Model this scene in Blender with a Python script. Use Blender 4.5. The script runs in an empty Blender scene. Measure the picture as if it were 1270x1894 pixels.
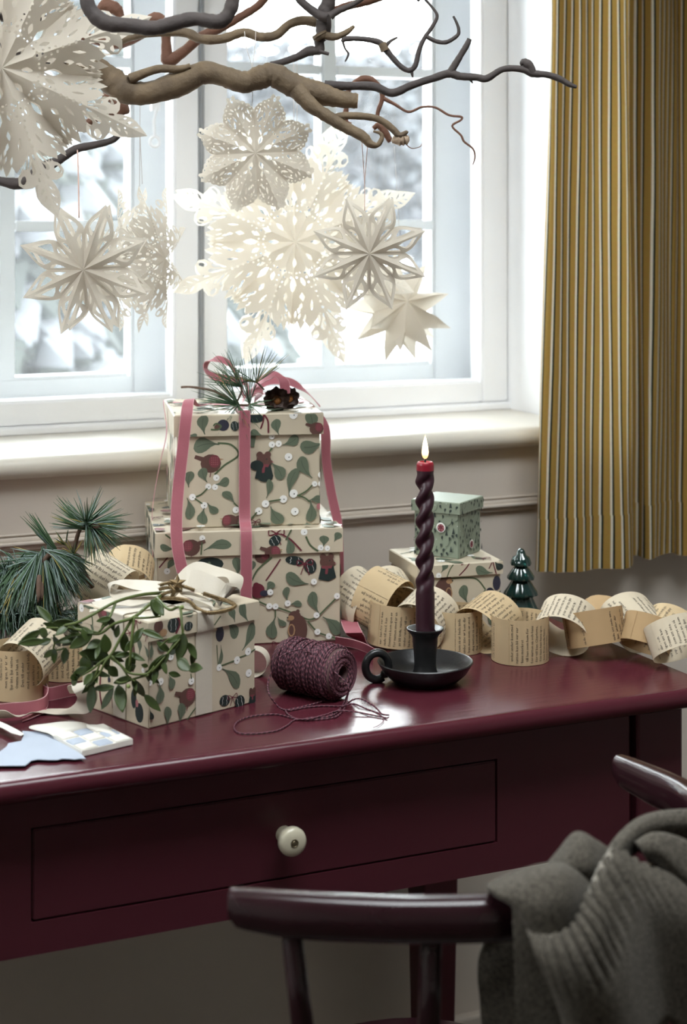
import bpy, bmesh, math, random
import numpy as np
from mathutils import Vector, Matrix
from mathutils.geometry import delaunay_2d_cdt

scene = bpy.context.scene
COL = scene.collection
R = math.radians

# ---------------------------------------------------------------- camera
FPX = 3184.0                       # focal length in pixels of the 1270 px wide frame
YAW = R(24.3)                      # camera turned right of the window wall's normal
CH = 1.272                         # camera height
SN, CS = math.sin(YAW), math.cos(YAW)
cam_d = bpy.data.cameras.new('camera')
cam = bpy.data.objects.new('camera', cam_d)
COL.objects.link(cam)
scene.camera = cam
cam.location = (0, 0, CH)
cam.rotation_euler = (R(90), 0, -YAW)
cam_d.sensor_fit = 'HORIZONTAL'
cam_d.sensor_width = 24.0
cam_d.lens = 24.0 * FPX / 1270.0
cam_d.shift_y = -(947.0 - 394.0) / 1270.0
cam_d.clip_start = 0.05
cam_d.clip_end = 200
cam_d.dof.use_dof = True
cam_d.dof.focus_distance = 1.94
cam_d.dof.aperture_fstop = 5.6

# ---------------------------------------------------------------- world, light, exposure
world = bpy.data.worlds.new('overcast_sky')
scene.world = world
world.use_nodes = True
wn = world.node_tree
wn.nodes.clear()
w_out = wn.nodes.new('ShaderNodeOutputWorld')
w_bg = wn.nodes.new('ShaderNodeBackground')
w_bg.inputs[0].default_value = (0.935, 0.96, 0.985, 1)
w_bg.inputs[1].default_value = 14.0
wn.links.new(w_bg.outputs[0], w_out.inputs[0])

def portal(name, loc, rot, sx, sy):
    l = bpy.data.lights.new(name, 'AREA')
    l.shape = 'RECTANGLE'
    l.size, l.size_y = sx, sy
    l.cycles.is_portal = True
    o = bpy.data.objects.new(name, l)
    COL.objects.link(o)
    o.location, o.rotation_euler = loc, rot
portal('window_portal', (0.857, 2.70, 1.52), (R(-90), 0, 0), 1.06, 1.12)
portal('added_side_portal', (-1.12, 1.60, 1.85), (0, R(-90), 0), .9, 1.0)  # sky sampling through the added, unseen side window
portal('added_roof_portal', (.75, .90, 2.60), (0, 0, 0), 1.4, .9)  # sky sampling through the added, unseen roof window

scene.view_settings.view_transform = 'Standard'
scene.view_settings.look = 'None'
scene.view_settings.exposure = 0.18
scene.view_settings.gamma = 1.0
scene.view_settings.use_curve_mapping = False
try:
    scene.cycles.max_bounces = 10
    scene.cycles.diffuse_bounces = 5
    scene.cycles.transparent_max_bounces = 16
    scene.cycles.caustics_reflective = False
    scene.cycles.caustics_refractive = False
    scene.cycles.sample_clamp_indirect = 14.0
    scene.cycles.use_denoising = True
except Exception:
    pass

# ---------------------------------------------------------------- survey helpers
def ray(px, py):
    a, b = (px - 635.0) / FPX, (394.0 - py) / FPX
    return Vector((SN + a * CS, CS - a * SN, b))
def PZ(px, py, z):
    return Vector((0, 0, CH)) + ray(px, py) * z
def PH(px, py, h=0.75):
    r = ray(px, py)
    return Vector((0, 0, CH)) + r * ((h - CH) / r.z)
def PY(px, py, Y):
    r = ray(px, py)
    return Vector((0, 0, CH)) + r * (Y / r.y)
def PPL(px, py, o, n):
    r = ray(px, py)
    c = Vector((0, 0, CH))
    return c + r * ((o - c).dot(n) / r.dot(n))
FWD = Vector((SN, CS, 0))
RGT = Vector((CS, -SN, 0))
UP = Vector((0, 0, 1))
def LZ(lat, z, h):
    return RGT * lat + FWD * z + UP * h

# ---------------------------------------------------------------- materials
MATS = {}
def mat(name, col, rough=0.6, var=0.12, scale=30.0, bump=0.0, bscale=None, spec=0.5, metal=0.0,
        transl=0.0, coat=0.0, sheen=0.0, stretch=(1, 1, 1), col2=None, sss=0.0):
    if name in MATS:
        return MATS[name]
    m = bpy.data.materials.new(name)
    MATS[name] = m
    m.use_nodes = True
    nt = m.node_tree
    N, L = nt.nodes, nt.links
    p = N['Principled BSDF']
    tc = N.new('ShaderNodeTexCoord')
    mp = N.new('ShaderNodeMapping')
    mp.inputs['Scale'].default_value = stretch
    L.new(tc.outputs['Object'], mp.inputs[0])
    nz = N.new('ShaderNodeTexNoise')
    nz.inputs['Scale'].default_value = scale
    nz.inputs['Detail'].default_value = 4
    L.new(mp.outputs[0], nz.inputs['Vector'])
    mx = N.new('ShaderNodeMix')
    mx.data_type = 'RGBA'
    c2 = col2 if col2 else tuple(c * (1 - 2 * var) for c in col)
    c1 = col if col2 else tuple(min(1, c * (1 + var)) for c in col)
    mx.inputs[6].default_value = (*c2, 1)
    mx.inputs[7].default_value = (*c1, 1)
    L.new(nz.outputs['Fac'], mx.inputs[0])
    L.new(mx.outputs[2], p.inputs['Base Color'])
    p.inputs['Roughness'].default_value = rough
    p.inputs['Specular IOR Level'].default_value = spec
    p.inputs['Metallic'].default_value = metal
    if coat:
        p.inputs['Coat Weight'].default_value = coat
        p.inputs['Coat Roughness'].default_value = 0.12
    if sheen:
        p.inputs['Sheen Weight'].default_value = sheen
        p.inputs['Sheen Roughness'].default_value = 0.5
    if sss:
        p.inputs['Subsurface Weight'].default_value = sss
        p.inputs['Subsurface Radius'].default_value = (0.01, 0.004, 0.003)
        p.inputs['Subsurface Scale'].default_value = 0.5
    if bump:
        nb = N.new('ShaderNodeTexNoise')
        nb.inputs['Scale'].default_value = bscale or scale * 4
        nb.inputs['Detail'].default_value = 5
        L.new(mp.outputs[0], nb.inputs['Vector'])
        b = N.new('ShaderNodeBump')
        b.inputs['Strength'].default_value = bump
        b.inputs['Distance'].default_value = 0.002
        L.new(nb.outputs['Fac'], b.inputs['Height'])
        L.new(b.outputs[0], p.inputs['Normal'])
    if transl:
        tr = N.new('ShaderNodeBsdfTranslucent')
        L.new(mx.outputs[2], tr.inputs[0])
        ms = N.new('ShaderNodeMixShader')
        ms.inputs[0].default_value = transl
        L.new(p.outputs[0], ms.inputs[1])
        L.new(tr.outputs[0], ms.inputs[2])
        L.new(ms.outputs[0], N['Material Output'].inputs[0])
    return m

# ---------------------------------------------------------------- object helpers
def link(o, parent=None):
    COL.objects.link(o)
    if parent is not None:
        o.parent = parent
    return o
def tag(o, label=None, cat=None, group=None, kind=None):
    if label: o['label'] = label
    if cat: o['category'] = cat
    if group: o['group'] = group
    if kind: o['kind'] = kind
    return o
def thing(name, label, cat, loc, group=None, rz=0.0):
    o = bpy.data.objects.new(name, None)
    o.empty_display_size = 0.02
    COL.objects.link(o)
    o.location = loc
    o.rotation_euler = (0, 0, rz)
    return tag(o, label, cat, group)
def base_of(parent):
    b = Vector((0, 0, 0))
    while parent is not None:
        b = b + parent.location
        parent = parent.parent
    return b

class MB:
    """collects geometry in world coordinates; build() links it as one mesh object"""
    def __init__(s):
        s.v, s.f, s.m, s.uv = [], [], [], None
    def add(s, vs, fs, mi=0):
        o = len(s.v)
        s.v.extend([tuple(x) for x in vs])
        s.f.extend([tuple(i + o for i in f) for f in fs])
        s.m.extend([mi] * len(fs))
        return s
    def box(s, lo, hi, mi=0, M=None, bev=0.0):
        x0, y0, z0 = lo
        x1, y1, z1 = hi
        if bev:
            bm = bmesh.new()
            bmesh.ops.create_cube(bm, size=1)
            for v in bm.verts:
                v.co = Vector((x0 + (v.co.x + .5) * (x1 - x0), y0 + (v.co.y + .5) * (y1 - y0), z0 + (v.co.z + .5) * (z1 - z0)))
            bmesh.ops.bevel(bm, geom=bm.edges[:], offset=bev, segments=2, affect='EDGES')
            bm.verts.index_update()
            vs = [v.co.copy() for v in bm.verts]
            fs = [[v.index for v in f.verts] for f in bm.faces]
            bm.free()
        else:
            vs = [Vector(p) for p in ((x0,y0,z0),(x1,y0,z0),(x1,y1,z0),(x0,y1,z0),(x0,y0,z1),(x1,y0,z1),(x1,y1,z1),(x0,y1,z1))]
            fs = [(0,3,2,1),(4,5,6,7),(0,1,5,4),(1,2,6,5),(2,3,7,6),(3,0,4,7)]
        if M is not None:
            vs = [M @ v for v in vs]
        return s.add(vs, fs, mi)
    def tube(s, pts, rad, n=8, mi=0, cap=True, closed=False, flat=None):
        pts = [Vector(p) for p in pts]
        k = len(pts)
        if not hasattr(rad, '__len__'):
            rad = [rad] * k
        t0 = (pts[1] - pts[0]).normalized()
        a = Vector((0, 0, 1)) if abs(t0.z) < 0.9 else Vector((1, 0, 0))
        nrm = (a - t0 * a.dot(t0)).normalized()
        vs = []
        for i in range(k):
            if closed:
                t = (pts[(i + 1) % k] - pts[i - 1])
            else:
                t = pts[min(i + 1, k - 1)] - pts[max(i - 1, 0)]
            if t.length < 1e-9:
                t = t0
            t = t.normalized()
            nrm = nrm - t * nrm.dot(t)
            if nrm.length < 1e-6:
                nrm = t.orthogonal()
            nrm.normalize()
            b = t.cross(nrm)
            for j in range(n):
                an = 2 * math.pi * j / n
                vs.append(pts[i] + (nrm * math.cos(an) + b * math.sin(an)) * rad[i])
        fs = []
        for i in range(k if closed else k - 1):
            i2 = (i + 1) % k
            for j in range(n):
                j2 = (j + 1) % n
                fs.append((i * n + j, i * n + j2, i2 * n + j2, i2 * n + j))
        if cap and not closed:
            fs.append(tuple(range(n))[::-1])
            fs.append(tuple((k - 1) * n + j for j in range(n)))
        return s.add(vs, fs, mi)
    def lathe(s, prof, c, n=32, mi=0, M=None, wob=None):
        """prof: list of (radius, height); c: centre"""
        c = Vector(c)
        vs = []
        for i, (r, h) in enumerate(prof):
            for j in range(n):
                an = 2 * math.pi * j / n
                rr = r * (wob(an, h) if wob else 1)
                v = Vector((rr * math.cos(an), rr * math.sin(an), h))
                vs.append((M @ v if M is not None else v) + c)
        fs = []
        for i in range(len(prof) - 1):
            for j in range(n):
                j2 = (j + 1) % n
                fs.append((i * n + j, i * n + j2, (i + 1) * n + j2, (i + 1) * n + j))
        if prof[0][0] > 1e-6: fs.append(tuple(range(n))[::-1])
        if prof[-1][0] > 1e-6: fs.append(tuple((len(prof) - 1) * n + j for j in range(n)))
        return s.add(vs, fs, mi)
    def grid(s, rows, mi=0, closed=False):
        """rows: list of equal-length lists of points"""
        k, n = len(rows), len(rows[0])
        vs = [p for r in rows for p in r]
        fs = []
        for i in range(k - 1):
            for j in range(n if closed else n - 1):
                j2 = (j + 1) % n
                fs.append((i * n + j, i * n + j2, (i + 1) * n + j2, (i + 1) * n + j))
        return s.add(vs, fs, mi)
    def build(s, name, mats, parent=None, smooth=False, kind=None, label=None, uv=None, bevel=0.0, solid=0.0, subsurf=0, weld=False):
        b = base_of(parent)
        me = bpy.data.meshes.new(name)
        arr = np.array(s.v, dtype=float).reshape(-1, 3) - np.array(b)
        me.from_pydata([tuple(x) for x in arr], [], s.f)
        if not isinstance(mats, (list, tuple)):
            mats = [mats]
        for m in mats:
            me.materials.append(m)
        if len(mats) > 1:
            me.polygons.foreach_set('material_index', s.m)
        if uv is not None:
            lay = me.uv_layers.new(name='UVMap')
            li = np.zeros(len(me.loops), dtype=np.int32)
            me.loops.foreach_get('vertex_index', li)
            lay.data.foreach_set('uv', np.array(uv, dtype=np.float32)[li].ravel())
        if weld:
            bm = bmesh.new(); bm.from_mesh(me)
            bmesh.ops.remove_doubles(bm, verts=bm.verts, dist=1e-5)
            bmesh.ops.recalc_face_normals(bm, faces=bm.faces)
            bm.to_mesh(me); bm.free()
        if smooth:
            me.polygons.foreach_set('use_smooth', [True] * len(me.polygons))
            if smooth != 'all':
                try:
                    me.set_sharp_from_angle(angle=R(smooth if smooth is not True else 40))
                except Exception:
                    pass
        me.update()
        o = bpy.data.objects.new(name, me)
        link(o, parent)
        if kind: o['kind'] = kind
        if label: o['label'] = label
        if bevel:
            md = o.modifiers.new('edge', 'BEVEL'); md.width = bevel; md.segments = 2; md.limit_method = 'ANGLE'
        if solid:
            md = o.modifiers.new('thickness', 'SOLIDIFY'); md.thickness = solid; md.offset = 0
        if subsurf:
            md = o.modifiers.new('smooth', 'SUBSURF'); md.levels = subsurf; md.render_levels = subsurf
        return o
def copy_of(o, parent=None, rot=None):
    c = o.copy()
    COL.objects.link(c)
    if parent is not None: c.parent = parent
    return c
def curve(pts, per=8):
    """Catmull-Rom through pts; entries are Vectors or tuples of any length"""
    P = [np.array(p, dtype=float) for p in pts]
    out = []
    for i in range(len(P) - 1):
        p0, p1, p2, p3 = P[max(i - 1, 0)], P[i], P[i + 1], P[min(i + 2, len(P) - 1)]
        for k in range(per):
            t = k / per
            out.append(0.5 * ((2 * p1) + (-p0 + p2) * t + (2 * p0 - 5 * p1 + 4 * p2 - p3) * t * t + (-p0 + 3 * p1 - 3 * p2 + p3) * t ** 3))
    out.append(P[-1])
    return out
def V3(a):
    return [Vector(x[:3]) for x in a]
def strip(mb, pts, wdir, width, thick=0.0004, mi=0):
    """a flat band: pts centre line, wdir one vector or one per point (across the band)"""
    pts = [Vector(p) for p in pts]
    k = len(pts)
    rows = []
    for i in range(k):
        w = Vector(wdir[i]) if isinstance(wdir, (list, tuple)) else Vector(wdir)
        w = w.normalized() * ((width[i] if hasattr(width, '__len__') else width) / 2)
        t = pts[min(i + 1, k - 1)] - pts[max(i - 1, 0)]
        n = w.cross(t)
        n = n.normalized() * thick / 2 if n.length > 1e-12 else Vector((0, 0, thick / 2))
        p = pts[i]
        rows.append([p - w - n, p + w - n, p + w + n, p - w + n])
    mb.grid(rows, mi, closed=True)
    o = len(mb.v)
    mb.f.append((o - 4, o - 3, o - 2, o - 1)); mb.m.append(mi)
    f0 = o - 4 * k
    mb.f.append((f0 + 3, f0 + 2, f0 + 1, f0)); mb.m.append(mi)

# ================================================================ the setting
WALL_Y, SILL_H = 2.21, 0.958
wx0, wx1, wz1 = 0.33, 1.385, 2.06          # window opening
m_wall = mat('warm_grey_wall_paint', (0.62, 0.555, 0.49), 0.75, 0.04, 6, 0.08, 160)
m_white = mat('white_window_paint', (0.91, 0.915, 0.93), 0.38, 0.02, 12, 0.03, 60)
m_cream = mat('cream_sill_paint', (0.70, 0.66, 0.585), 0.4, 0.03, 10, 0.03, 60)
m_plaster = mat('pale_room_plaster', (0.78, 0.75, 0.70), 0.85, 0.04, 5)
m_floor = mat('dark_oak_floor', (0.05, 0.034, 0.022), 0.45, 0.2, 6, 0.1, 40, stretch=(1, 8, 1))
m_glass = bpy.data.materials.new('thin_window_glass')
m_glass.use_nodes = True
_n, _l = m_glass.node_tree.nodes, m_glass.node_tree.links
_n.remove(_n['Principled BSDF'])
_t = _n.new('ShaderNodeBsdfTransparent'); _t.inputs[0].default_value = (0.97, 0.985, 0.98, 1)
_g = _n.new('ShaderNodeBsdfGlossy'); _g.inputs['Roughness'].default_value = 0.02
_fr = _n.new('ShaderNodeFresnel'); _fr.inputs[0].default_value = 1.25
_x = _n.new('ShaderNodeMixShader')
_l.new(_fr.outputs[0], _x.inputs[0]); _l.new(_t.outputs[0], _x.inputs[1]); _l.new(_g.outputs[0], _x.inputs[2])
# window glare and faint condensation put into the glass as haze: a few percent of the light is scattered
_s = _n.new('ShaderNodeBsdfTranslucent'); _s.inputs[0].default_value = (.95, .97, 1, 1)
_y = _n.new('ShaderNodeMixShader')
_nz = _n.new('ShaderNodeTexNoise'); _nz.inputs['Scale'].default_value = 5
_mr = _n.new('ShaderNodeMapRange'); _mr.inputs[3].default_value = .009; _mr.inputs[4].default_value = .016
_l.new(_nz.outputs['Fac'], _mr.inputs[0]); _l.new(_mr.outputs[0], _y.inputs[0])
_l.new(_x.outputs[0], _y.inputs[1]); _l.new(_s.outputs[0], _y.inputs[2])
_l.new(_y.outputs[0], _n['Material Output'].inputs[0])
MATS['glass'] = m_glass

def struct(o):
    o['kind'] = 'structure'
    return o
LX, RX, FY, CZ = -1.05, 2.75, -1.9, 2.55     # room limits: left, right, behind the camera, ceiling
mb = MB()                                     # window wall: four blocks round the opening
mb.box((LX - .3, WALL_Y, 0), (RX + .3, 2.62, SILL_H - 0.03))
mb.box((LX - .3, WALL_Y, wz1), (RX + .3, 2.62, CZ))
mb.box((LX - .3, WALL_Y, SILL_H - .03), (wx0, 2.62, wz1))
mb.box((wx1, WALL_Y, SILL_H - .03), (RX + .3, 2.62, wz1))
struct(mb.build('wall_back', m_wall))
mb = MB()                                     # left wall with an opening added to let in fill light
sy0, sy1, sz0, sz1 = 1.10, 2.10, 1.40, 2.30
mb.box((LX - .3, FY, 0), (LX, WALL_Y, sz0)); mb.box((LX - .3, FY, sz1), (LX, WALL_Y, CZ))
mb.box((LX - .3, FY, sz0), (LX, sy0, sz1)); mb.box((LX - .3, sy1, sz0), (LX, WALL_Y, sz1))
struct(mb.build('wall_left', m_plaster))
struct(MB().box((RX, FY, 0), (RX + .3, WALL_Y, CZ)).build('wall_right', m_plaster))
struct(MB().box((LX - .3, FY - .3, 0), (RX + .3, FY, CZ)).build('wall_front', m_plaster))
struct(MB().box((LX - .3, FY - .3, -.1), (RX + .3, 2.62, 0)).build('floor', m_floor))
mb = MB()                                     # ceiling with an opening added over the room for fill light
rx0, rx1, ry0, ry1 = .05, 1.45, .45, 1.35
mb.box((LX - .3, FY - .3, CZ), (RX + .3, ry0, CZ + .1)); mb.box((LX - .3, ry1, CZ), (RX + .3, 2.62, CZ + .1))
mb.box((LX - .3, ry0, CZ), (rx0, ry1, CZ + .1)); mb.box((rx1, ry0, CZ), (RX + .3, ry1, CZ + .1))
struct(mb.build('ceiling', m_plaster))
struct(MB().box((LX, WALL_Y - .018, 0), (RX, WALL_Y, .11)).build('baseboard_back', m_wall, bevel=.004))

# sill board with rounded nosing
mb = MB()
pf = [(2.215, .958), (2.20, .958), (2.191, .956), (2.186, .951), (2.184, .944), (2.186, .937), (2.190, .932), (2.196, .929), (2.22, .929)]
for xa, xb in ((-.6, 1.425),):
    ra = [Vector((xa, y, z)) for y, z in pf] + [Vector((xa, 2.42, .929)), Vector((xa, 2.42, .958))]
    rb = [Vector((xb, p.y, p.z)) for p in ra]
    n = len(ra)
    mb.add(ra + rb, [(i, (i + 1) % n, n + (i + 1) % n, n + i) for i in range(n)] + [tuple(range(n))[::-1], tuple(range(n, 2 * n))])
# board only inside the opening behind the wall face
struct(mb.build('trim_1', m_cream, smooth=50))
# small cove under the sill and the panel moulding on the wall
mb = MB()
for (y0, z0, z1) in ((2.2035, .835, .842), (2.198, .842, .846), (2.2045, .846, .851), (2.207, .853, .8555)):
    mb.box((LX, y0, z0), (1.9, WALL_Y, z1))
struct(mb.build('trim_2', m_wall, bevel=.0012))
# reveal lining, right
mb = MB()
mb.box((wx1 - .006, 2.205, SILL_H), (wx1 + .02, 2.60, wz1))
mb.box((wx0 - .02, 2.205, SILL_H), (wx0 + .006, 2.60, wz1))
mb.box((wx0, 2.205, wz1 - .006), (wx1, 2.60, wz1 + .02))
struct(mb.build('trim_3', m_white))

# double casement window
win = bpy.data.objects.new('window_1', None)
COL.objects.link(win); win.location = (.857, 2.41, SILL_H); struct(win)
def frame_part(name, x0, x1, z0, z1, y0, y1, wl, wr, wb, wt, parent, bev=.004):
    m = MB()
    m.box((x0, y0, z0), (x0 + wl, y1, z1), bev=bev); m.box((x1 - wr, y0, z0), (x1, y1, z1), bev=bev)
    m.box((x0 + wl, y0, z0), (x1 - wr, y1, z0 + wb), bev=bev); m.box((x0 + wl, y0, z1 - wt), (x1 - wr, y1, z1), bev=bev)
    return m.build(name, m_white, parent)
# stepped sub-sill / frame rail behind the sill board
mb = MB()
mb.box((wx0, 2.402, SILL_H - .002), (wx1, 2.47, SILL_H + .012), bev=.003)
mb.box((wx0, 2.47, SILL_H - .002), (wx1, 2.62, SILL_H + .04), bev=.003)
mb.build('frame_rail', m_white, win)
for k, (x0, x1, wl, wr) in enumerate(((.335, .8555, .042, .0415), (.8580, 1.379, .0415, .0495))):
    s = frame_part('inner_sash', x0, x1, SILL_H + .010, wz1, 2.41, 2.45, wl, wr, .038, .045, win)
    MB().box((x0 + wl - .003, 2.428, SILL_H + .045), (x1 - wr + .003, 2.431, wz1 - .04)).build('pane', m_glass, s)
    # outer sash with glazing bars
    s2 = frame_part('outer_sash', x0, x1, SILL_H + .012, wz1, 2.53, 2.57, .069, .075 if k else .069, .058, .045, win, bev=.005)
    cx = (x0 + x1) / 2
    MB().box((cx - .0135, 2.532, SILL_H + .06), (cx + .0135, 2.566, wz1 - .04), bev=.004).build('glazing_bar', m_white, s2)
    for zc in (1.252, 1.502, 1.752):
        for xa, xb in ((x0 + .066, cx - .0125), (cx + .0125, x1 - .066)):
            MB().box((xa, 2.533, zc - .008), (xb, 2.565, zc + .008), bev=.003).build('glazing_bar', m_white, s2)
    zs = (SILL_H + .06, 1.252, 1.502, 1.752, wz1 - .03)
    for xa, xb in ((x0 + .062, cx), (cx, x1 - .062)):
        for za, zb in zip(zs[:-1], zs[1:]):
            MB().box((xa, 2.548, za), (xb, 2.551, zb)).build('pane', m_glass, s2)
# grey strip painting the shade of the meeting gap, and the stay hook
mb = MB()
mb.box((.8545, 2.404, SILL_H + .012), (.8590, 2.412, wz1))
mb.build('meeting_gap_shade', mat('grey_gap_shade', (.30, .31, .32), .6), win)
mb = MB()
c = PY(286, 262, 2.405)
mb.tube([c + Vector((.0075 * math.cos(a), 0, .0075 * math.sin(a))) for a in np.linspace(0, 2 * math.pi, 17)[:-1]], .0022, 8, closed=True)
mb.tube([c + Vector((0, 0, .007)), c + Vector((-.002, -.002, .03)), c + Vector((.003, -.001, .05))], .002, 8)
mb.box(tuple(c + Vector((-.005, -.001, .045))), tuple(c + Vector((.008, .006, .062))))
mb.build('stay_hook', m_white, win, smooth=40)

w3 = bpy.data.objects.new('added_roof_window', None)  # roof window, unseen, added to light the room from above
COL.objects.link(w3); w3.location = (.75, .90, CZ); struct(w3)
mb = MB()
mb.box((rx0, ry0, CZ + .02), (rx0 + .05, ry1, CZ + .07)); mb.box((rx1 - .05, ry0, CZ + .02), (rx1, ry1, CZ + .07))
mb.box((rx0, ry0, CZ + .02), (rx1, ry0 + .05, CZ + .07)); mb.box((rx0, ry1 - .05, CZ + .02), (rx1, ry1, CZ + .07))
mb.build('added_window_frame', m_white, w3)
MB().box((rx0 + .04, ry0 + .04, CZ + .045), (rx1 - .04, ry1 - .04, CZ + .048)).build('pane', m_glass, w3)  # pane of the added, unseen roof window
# plain sash of the side window, unseen and added for fill light
w2 = bpy.data.objects.new('added_side_window', None)
COL.objects.link(w2); w2.location = (LX - .2, 1.55, sz0); struct(w2)
mb = MB()
mb.box((LX - .25, sy0, sz0), (LX - .20, sy0 + .06, sz1)); mb.box((LX - .25, sy1 - .06, sz0), (LX - .20, sy1, sz1))
mb.box((LX - .25, sy0, sz0), (LX - .20, sy1, sz0 + .06)); mb.box((LX - .25, sy0, sz1 - .06), (LX - .20, sy1, sz1))
mb.box((LX - .25, 1.58, sz0), (LX - .20, 1.62, sz1))
mb.build('added_window_frame', m_white, w2)
MB().box((LX - .226, sy0 + .05, sz0 + .05), (LX - .223, sy1 - .05, sz1 - .05)).build('pane', m_glass, w2)  # pane of the added, unseen side window

# ================================================================ desk
m_desk = mat('burgundy_desk_paint', (0.080, 0.015, 0.024), 0.22, 0.10, 9, 0.10, 55, spec=0.38, stretch=(.35, 3, 3))
m_desk_f = mat('burgundy_front_paint', (0.080, 0.015, 0.024), 0.40, 0.10, 9, 0.08, 70, spec=0.4, stretch=(.5, 2, 2))
desk = thing('writing_desk', 'dark red painted desk with one drawer standing below the window', 'desk', (.6, 1.88, 0))
dx0, dx1, dy0, dy1 = 0.02, 1.165, 1.562, 2.172
mb = MB()
pf = [(0, .75), (-.004, .7495), (-.008, .7475), (-.0105, .744), (-.0115, .739), (-.0105, .734), (-.008, .730), (-.003, .7275), (.012, .7265)]
def ring(o):
    return [(dx0 + o, dy0 + o), (dx1 - o, dy0 + o), (dx1 - o, dy1 - o), (dx0 + o, dy1 - o)]
rows = []
for o, h in pf:
    rows.append([Vector((x, y, h)) for x, y in ring(o + .0115)])
mb.grid(rows[::-1], 0, closed=True)
n0 = len(mb.v)
mb.f.append((n0 - 4, n0 - 3, n0 - 2, n0 - 1)); mb.m.append(0)
mb.f.append((3, 2, 1, 0)); mb.m.append(0)
mb.build('desk_top', m_desk, desk, smooth=35)
AY = 1.602
ax0, ax1 = 0.12, 1.069
z0, z1 = .571, .7268
wx_0, wx_1, wz_0, wz_1 = .400, .903, .602, .6915     # drawer opening
mb = MB()
for lo, hi in (((ax0, AY, z0), (ax1, AY + .02, wz_0)), ((ax0, AY, wz_1), (ax1, AY + .02, z1)),
               ((ax0, AY, wz_0), (wx_0, AY + .02, wz_1)), ((wx_1, AY, wz_0), (ax1, AY + .02, wz_1))):
    mb.box(lo, hi)
mb.build('front_apron', m_desk_f, desk)
MB().box((1.105, AY + .05, z0), (1.125, 2.11, z1)).build('side_apron', m_desk_f, desk)
MB().box((.06, AY + .05, z0), (.08, 2.11, z1)).build('side_apron', m_desk_f, desk)
MB().box((.10, 2.125, z0), (1.09, 2.145, z1)).build('back_apron', m_desk_f, desk)
MB().box((ax1, AY + .012, z0), (1.082, AY + .03, z1)).build('apron_tenon', m_desk_f, desk)
dr = MB().box((wx_0 + .0018, AY + .0005, wz_0 + .0016), (wx_1 - .0018, AY + .02, wz_1 - .0022), bev=.0012).build('drawer', m_desk_f, desk)
mb = MB()
mb.box((wx_0 + .01, AY + .02, wz_0 + .004), (wx_1 - .01, AY + .40, wz_0 + .01)); mb.box((wx_0 + .01, AY + .02, wz_0 + .01), (wx_0 + .02, AY + .4, wz_1 - .006))
mb.box((wx_1 - .02, AY + .02, wz_0 + .01), (wx_1 - .01, AY + .4, wz_1 - .006))
mb.build('drawer_tray', m_desk_f, dr)
m_knob = mat('cream_ceramic', (.60, .55, .42), .3, .05, 40, coat=.3)
m_brass = mat('aged_brass_screw', (.20, .16, .10), .4, .1, 80, metal=.8)
kc = Vector((.6575, AY + .0005, .6475))
Mk = Matrix.Rotation(R(90), 3, 'X')
mb = MB().lathe([(.0085, 0), (.0075, .003), (.006, .008), (.0065, .012), (.0125, .016), (.0143, .019), (.0146, .023), (.0138, .0262), (.011, .0280), (.006, .0287), (0, .0288)], kc, 36, M=Mk)
kn = mb.build('drawer_knob', m_knob, dr, smooth=60, label='cream ceramic drawer knob')
MB().lathe([(.0042, .0283), (.0042, .0292), (.0035, .0294), (.0028, .0288), (.0022, .0294), (0, .0296)], kc, 20, M=Mk).build('knob_screw', m_brass, dr, smooth=40)
for lx, ly in ((1.079, AY - .002), (1.070, 2.105), (.06, AY - .002), (.06, 2.105)):
    mb = MB()
    a, b = .060, .040
    cx_, cy_ = lx + .03, ly + .03
    rows = []
    for h, s in ((.7268, .060), (.53, .060), (.5, .058), (.0, .042)):
        q = s / 2
        rows.append([Vector((cx_ - q, cy_ - q, h)), Vector((cx_ + q, cy_ - q, h)), Vector((cx_ + q, cy_ + q, h)), Vector((cx_ - q, cy_ + q, h))])
    mb.grid(rows[::-1], 0, closed=True)
    mb.f.append((0, 1, 2, 3)[::-1]); mb.m.append(0)
    mb.build('leg', m_desk_f, desk, bevel=.003)

# ================================================================ gift boxes
m_card = mat('cream_printed_card', (.57, .495, .375), .36, .03, 30, .02, 300)
m_sage = mat('sage_printed_card', (.24, .28, .21), .36, .04, 30, .02, 300)
INK = {}
for nm, c in dict(leaf=(.125, .155, .105), deep=(.075, .095, .065), dark=(.018, .03, .028), brown=(.115, .055, .045), red=(.20, .048, .060),
                  berry=(.86, .85, .82), stem=(.085, .12, .06), wine=(.14, .02, .035), pink=(.42, .16, .17), tan=(.40, .24, .13), night=(.03, .03, .05)).items():
    INK[nm] = mat('printing_ink_' + nm, c, .5, .06, 90)
INKN = list(INK)
def clip(poly, W, H):
    for ax, lim, sg in ((0, 0, 1), (0, W, -1), (1, 0, 1), (1, H, -1)):
        out = []
        for i in range(len(poly)):
            a, b = poly[i - 1], poly[i]
            ia, ib = sg * (a[ax] - lim) >= 0, sg * (b[ax] - lim) >= 0
            if ia != ib:
                t = (lim - a[ax]) / (b[ax] - a[ax])
                out.append((a[0] + t * (b[0] - a[0]), a[1] + t * (b[1] - a[1])))
            if ib: out.append(b)
        poly = out
        if len(poly) < 3: return []
    return poly
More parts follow.
